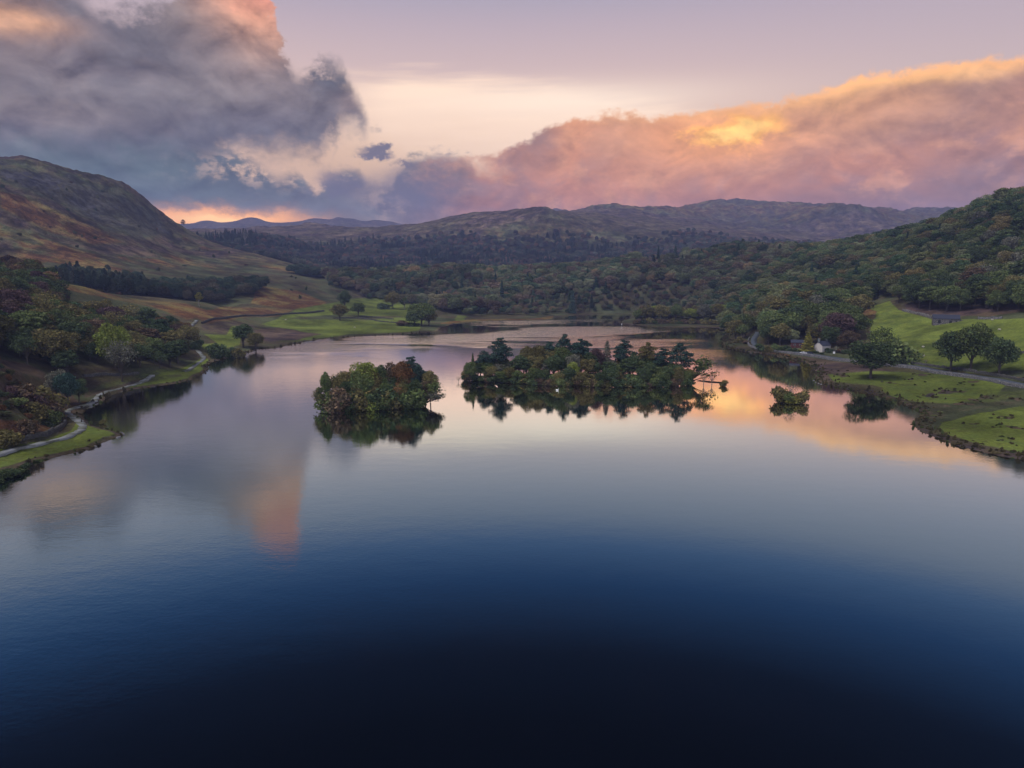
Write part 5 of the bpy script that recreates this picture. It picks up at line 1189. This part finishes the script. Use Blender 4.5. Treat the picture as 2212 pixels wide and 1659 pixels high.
# stone barn
hx, hy, hz = hit(2042, 698); t_ = empty('stone_barn', (hx, hy, hz-.3), face_cam(hx, hy)+.12); tag(t_, 'long low stone barn with dark slate roof at the top of the right green field', 'barn')
BL, BW = 13.2, 6.0
part('wall', [gable(BL, BW, 2.9, 5.0)], M_WALLP, t_); part('roof', roof(BL, BW, 2.95, 5.05), M_SLATE, t_)
for x in (-3.4, 2.2): part('doorway', [box(x-.7, x+.7, -BW/2-.03, -BW/2+.02, 0, 2.0)], M_DARK, t_)
part('doorway', [box(4.6, 5.4, -BW/2-.03, -BW/2+.02, 1.2, 2.0)], M_DARK, t_); part('lean_to', [box(BL/2+.02, BL/2+3.0, -BW/2+.4, BW/2-.6, -1.2, 2.2)], M_WALL, t_)
# white cottage
x_, y_, _ = at_r(1776, 758, 440); hz = float(ground_z(np.array([x_]), np.array([y_]))[0]); t_ = empty('cottage', (x_, y_, hz-.1), face_cam(x_, y_)+pi/2-.55+pi); tag(t_, 'small white cottage with gable end, stone chimney and dark slate roof by the road', 'house')
part('wall', [gable(8.5, 5.2, 3.6, 5.8)], M_RENDER, t_); part('roof', roof(8.5, 5.2, 3.65, 5.85, .25), M_SLATE, t_)
for sx in (-1, 1):
    ch = part('chimney', [box(sx*3.9-.42, sx*3.9+.42, -.5, .5, 5.0, 7.7), box(sx*3.9-.5, sx*3.9+.5, -.58, .58, 7.4, 7.6)], M_CHIM, t_); part('chimney_pot', [tube([(sx*3.9, 0, 7.7), (sx*3.9, 0, 8.15)], [.16, .14], 8)], M_POT, ch)
part('extension', [gable(3.2, 2.6, 2.6, 3.3)], M_RENDER, t_).location = (-2.9, -3.92, 0)
for x, z in ((-2.6, 1.0), (0.4, 1.0), (-1.2, 2.6), (2.4, 1.0)): wind(t_, x, -2.6 if x > -1.5 else -5.22, z if z < 2 else 2.5, .9, 1.0 if z < 2 else .7)
fr_ = part('window', [box(-4.31, -4.25, .6, 1.6, 1.2, 2.5)], M_WHITE, t_); part('pane', [box(-4.33, -4.312, .68, 1.52, 1.28, 2.42)], M_GLASS, fr_)
dr = part('door', [box(.9, 1.9, -2.68, -2.6, 0, 2.0)], M_WOOD, t_); part('handle', [box(1.72, 1.8, -2.74, -2.68, 1.0, 1.08)], M_DARK, dr)
# outbuilding left of it
x_, y_, _ = at_r(1722, 742, 452); hz = float(ground_z(np.array([x_]), np.array([y_]))[0]); t_ = empty('outbuilding', (x_, y_, hz), face_cam(x_, y_)+.1); tag(t_, 'low dark roofed building with red brown wall half hidden left of the cottage', 'building')
part('wall', [gable(7.0, 4.5, 3.2, 4.6)], M_RED, t_); part('roof', roof(7.0, 4.5, 3.25, 4.65), M_SLATE, t_); wind(t_, -1.5, -2.25, 1.2, 1.0, 1.0); wind(t_, 1.6, -2.25, 1.2, 1.0, 1.0)
# parked cars
def car(vx, r, mat, label, rz):
    x, y, _ = at_r(vx, 760, r); z = float(ground_z(np.array([x]), np.array([y]))[0]); t_ = empty('parked_car', (x, y, z+.1), rz); tag(t_, label, 'car', None)
    prof = [(-2.1, .35), (-2.12, .75), (-1.9, .95), (-1.25, 1.0), (-.85, 1.42), (.75, 1.46), (1.3, 1.02), (2.0, .88), (2.12, .6), (2.08, .32)]
    n_ = len(prof); V = []
    for sg, ins in ((-1, 0), (1, 0)):
        for px_, pz in prof: V.append((px_, sg*(.86-(.16 if pz > 1.1 else 0)), pz))
    Fa = [tuple(range(n_-1, -1, -1)), tuple(range(n_, 2*n_))]+[(i, (i+1) % n_, n_+(i+1) % n_, n_+i) for i in range(n_)]
    part('body', [(V, Fa)], mat, t_)
    for sg in (-1, 1):
        V = [(x_, sg*(.885 if z_ < 1.1 else .745), z_) for x_, z_ in ((-1.1, 1.04), (1.1, 1.04), (.68, 1.38), (-.8, 1.36))]; V += [(a, b_-sg*.05, c_) for a, b_, c_ in V]
        part('side_window', [(V, [(0, 1, 2, 3), (7, 6, 5, 4), (0, 4, 5, 1), (1, 5, 6, 2), (2, 6, 7, 3), (3, 7, 4, 0)])], M_GLASS, t_)
    part('windscreen', [([(1.28, -.66, 1.06), (1.28, .66, 1.06), (.80, .6, 1.43), (.80, -.6, 1.43), (1.33, -.66, 1.07), (1.33, .66, 1.07), (.85, .6, 1.45), (.85, -.6, 1.45)], [(0, 1, 2, 3), (7, 6, 5, 4), (0, 4, 5, 1), (1, 5, 6, 2), (2, 6, 7, 3), (3, 7, 4, 0)])], M_GLASS, t_)
    for px_ in (-1.3, 1.35):
        for sg in (-1, 1): part('wheel', [tube([(px_, sg*.68, .32), (px_, sg*.9, .32)], [.32, .32], 14), ([(px_+.31*cos(k*pi/7), sg*.9, .32+.31*sin(k*pi/7)) for k in range(14)], [tuple(range(14))])], M_TYRE, t_)
    for sg in (-1, 1): part('headlight', [box(2.06, 2.13, sg*.62-.15, sg*.62+.15, .62, .78)], M_WHITE, t_)
i0 = int(np.argmin(np.abs(vx_of(road_c[:, 0], road_c[:, 1])-1738))); tv = road_c[i0+2]-road_c[i0]; ra = atan2(tv[1], tv[0])
car(1736, 432, M_CARW, 'white car parked below the golden green conifer by the road', ra); car(1749, 431, M_CARD, 'dark car parked beside the white car in front of the cottage', ra+pi)
# roadside board
x_, y_, _ = at_r(1801, 772, 426); z = float(ground_z(np.array([x_]), np.array([y_]))[0]); t_ = empty('notice_board', (x_, y_, z), face_cam(x_, y_)); tag(t_, 'small square white notice board on posts beside the road right of the cottage', 'sign')
bd = part('board', [box(-.55, .55, -.04, .04, 1.0, 2.1)], M_WHITE, t_); part('emblem', [box(-.13, .13, -.06, -.041, 1.42, 1.68)], M_WOOD, bd)
for sx in (-.45, .45): part('post', [box(sx-.05, sx+.05, .045, .14, -.4, 2.1)], M_WOOD, t_)
part('post', [box(-1.25, -1.15, -.05, .05, -.4, 2.3)], M_WALL, t_)
# sheep
def rings(path, rad, sides=8, sq=1.0):
    V = []; Fa = []
    for (p, r) in zip(path, rad):
        for k in range(sides):
            a = 2*pi*k/sides; V.append((p[0], p[1]+cos(a)*r*sq, p[2]+sin(a)*r))
    for i in range(len(path)-1):
        for k in range(sides): Fa.append((i*sides+k, i*sides+(k+1) % sides, (i+1)*sides+(k+1) % sides, (i+1)*sides+k))
    Fa += [tuple(range(sides-1, -1, -1)), tuple(range((len(path)-1)*sides, len(path)*sides))]; return V, Fa
def sheep_mesh():
    P_ = [rings([(-.62, 0, .62), (-.56, 0, .63), (-.35, 0, .64), (0, 0, .62), (.3, 0, .63), (.48, 0, .68), (.60, 0, .66), (.68, 0, .50), (.76, 0, .34), (.88, 0, .22), (.94, 0, .18)], [.06, .22, .30, .32, .30, .24, .17, .13, .12, .09, .04], 10, .92)]
    for x in (-.38, .30):
        for y in (-.15, .15): P_.append(tube([(x, y, .55), (x+(.03 if x < 0 else -.02), y, .30), (x, y, .0)], [.09, .05, .04], 6))
    for y in (-.1, .1): P_.append(tube([(.74, y*.8, .42), (.70, y*1.9, .44)], [.04, .015], 5))
    return P_
sm0 = None
for vx, vy, rz, lab in ((1995, 771, .3, 'white sheep grazing low in the right field just above the road'), (1994, 752, 1.9, 'white sheep higher up the right field, above the lowest sheep'), (2143, 693, .0, 'white sheep at the top of the right field right of the barn'), (2159, 714, 2.4, 'white sheep in the right field behind the dark trio of trees'),
                        (617, 692, .4, 'white sheep by the wall at the left edge of the left lakeside field'), (766, 708.5, 0.0, 'white sheep in the middle of the left lakeside field'), (1964, 757, 1.2, 'small white sheep in the middle of the right field')):
    h_ = hit(vx, vy); 
    if sm0 is None: o = part('sheep', sheep_mesh(), M_FLEECE, None, True); sm0 = o
    else: o = bpy.data.objects.new('sheep', sm0.data); COL.objects.link(o)
    o.location = (h_[0], h_[1], h_[2]); o.rotation_euler = (0, 0, rz); o.scale = (1.05,)*3; tag(o, lab, 'sheep', 'sheep in the lakeside fields')
# swans
def swan(vx, vy, rz, lab):
    x, y = at_z(vx, vy, .1); t_ = part('swan', [rings([(-.85, 0, .30), (-.7, 0, .28), (-.4, 0, .24), (0, 0, .22), (.35, 0, .22), (.55, 0, .26)], [.03, .16, .28, .32, .26, .12], 10, .85), tube([(.42, 0, .28), (.62, 0, .45), (.60, 0, .75), (.55, 0, .95), (.66, 0, 1.06), (.80, 0, 1.02)], [.11, .07, .055, .05, .065, .04], 8)], M_FEATHER, None, True)
    part('bill', [tube([(.79, 0, 1.02), (.92, 0, .97)], [.035, .015], 6)], M_BILL, t_); t_.location = (x, y, 0); t_.rotation_euler = (0, 0, rz); t_.scale = (.95,)*3; tag(t_, lab, 'swan', None)
swan(1343, 700.5, .9, 'white swan on the water off the tip of the wooded headland'); swan(1204, 843, -.6, 'white swan on the dark water below the middle of the long island')
by_top('bare', 528, 494, 1640, 'grey-green', 'pale slender bare tree before dark conifers on the far left hill', None, wpx=8)
# boulders at the shore
b = MB('boulder_rock'); n_ = b.noise(b.pos(), 1.2, 5, .6); b.bsdf(b.mix(n_, (.10, .10, .11), (.24, .23, .23)), .9, .1, b.bump(n_, .6, .2)); M_ROCK = b.m
def boulder(vx, vy, s, lab, grp):
    x, y = at_z(vx, vy, 0); bm = bmesh.new(); bmesh.ops.create_icosphere(bm, subdivisions=2, radius=1.0)
    sx, sy, sz = s*random.uniform(.8, 1.3), s*random.uniform(.7, 1.1), s*random.uniform(.45, .7)
    for v in bm.verts: k = 1+random.uniform(-.14, .14); v.co = Vector((v.co.x*sx*k, v.co.y*sy*k, v.co.z*sz*k))
    me = bpy.data.meshes.new('boulder'); bm.to_mesh(me); bm.free(); me.materials.append(M_ROCK); o = bpy.data.objects.new('boulder', me); COL.objects.link(o); o.location = (x, y, s*.12); o.rotation_euler = (0, 0, random.uniform(0, 6)); tag(o, lab, 'rock', grp)
for i in range(16): boulder(*T8(820+i*42+random.uniform(-16, 16), 510+random.uniform(0, 6)), random.uniform(.35, .8), 'grey boulder at the waterline along the front of the long island', 'boulders along the long island')
for vx, vy in ((1762, 826), (1768, 828), (1758, 822), (1774, 830)): boulder(vx, vy, .4, 'pale boulder on the point of the right meadow', 'boulders on the point of the right meadow')
for vx, vy in ((262, 936), (266, 939), (256, 945), (205, 965)): boulder(vx, vy, .6, 'dark boulder off the tip of the near left bank', 'boulders off the near left bank')
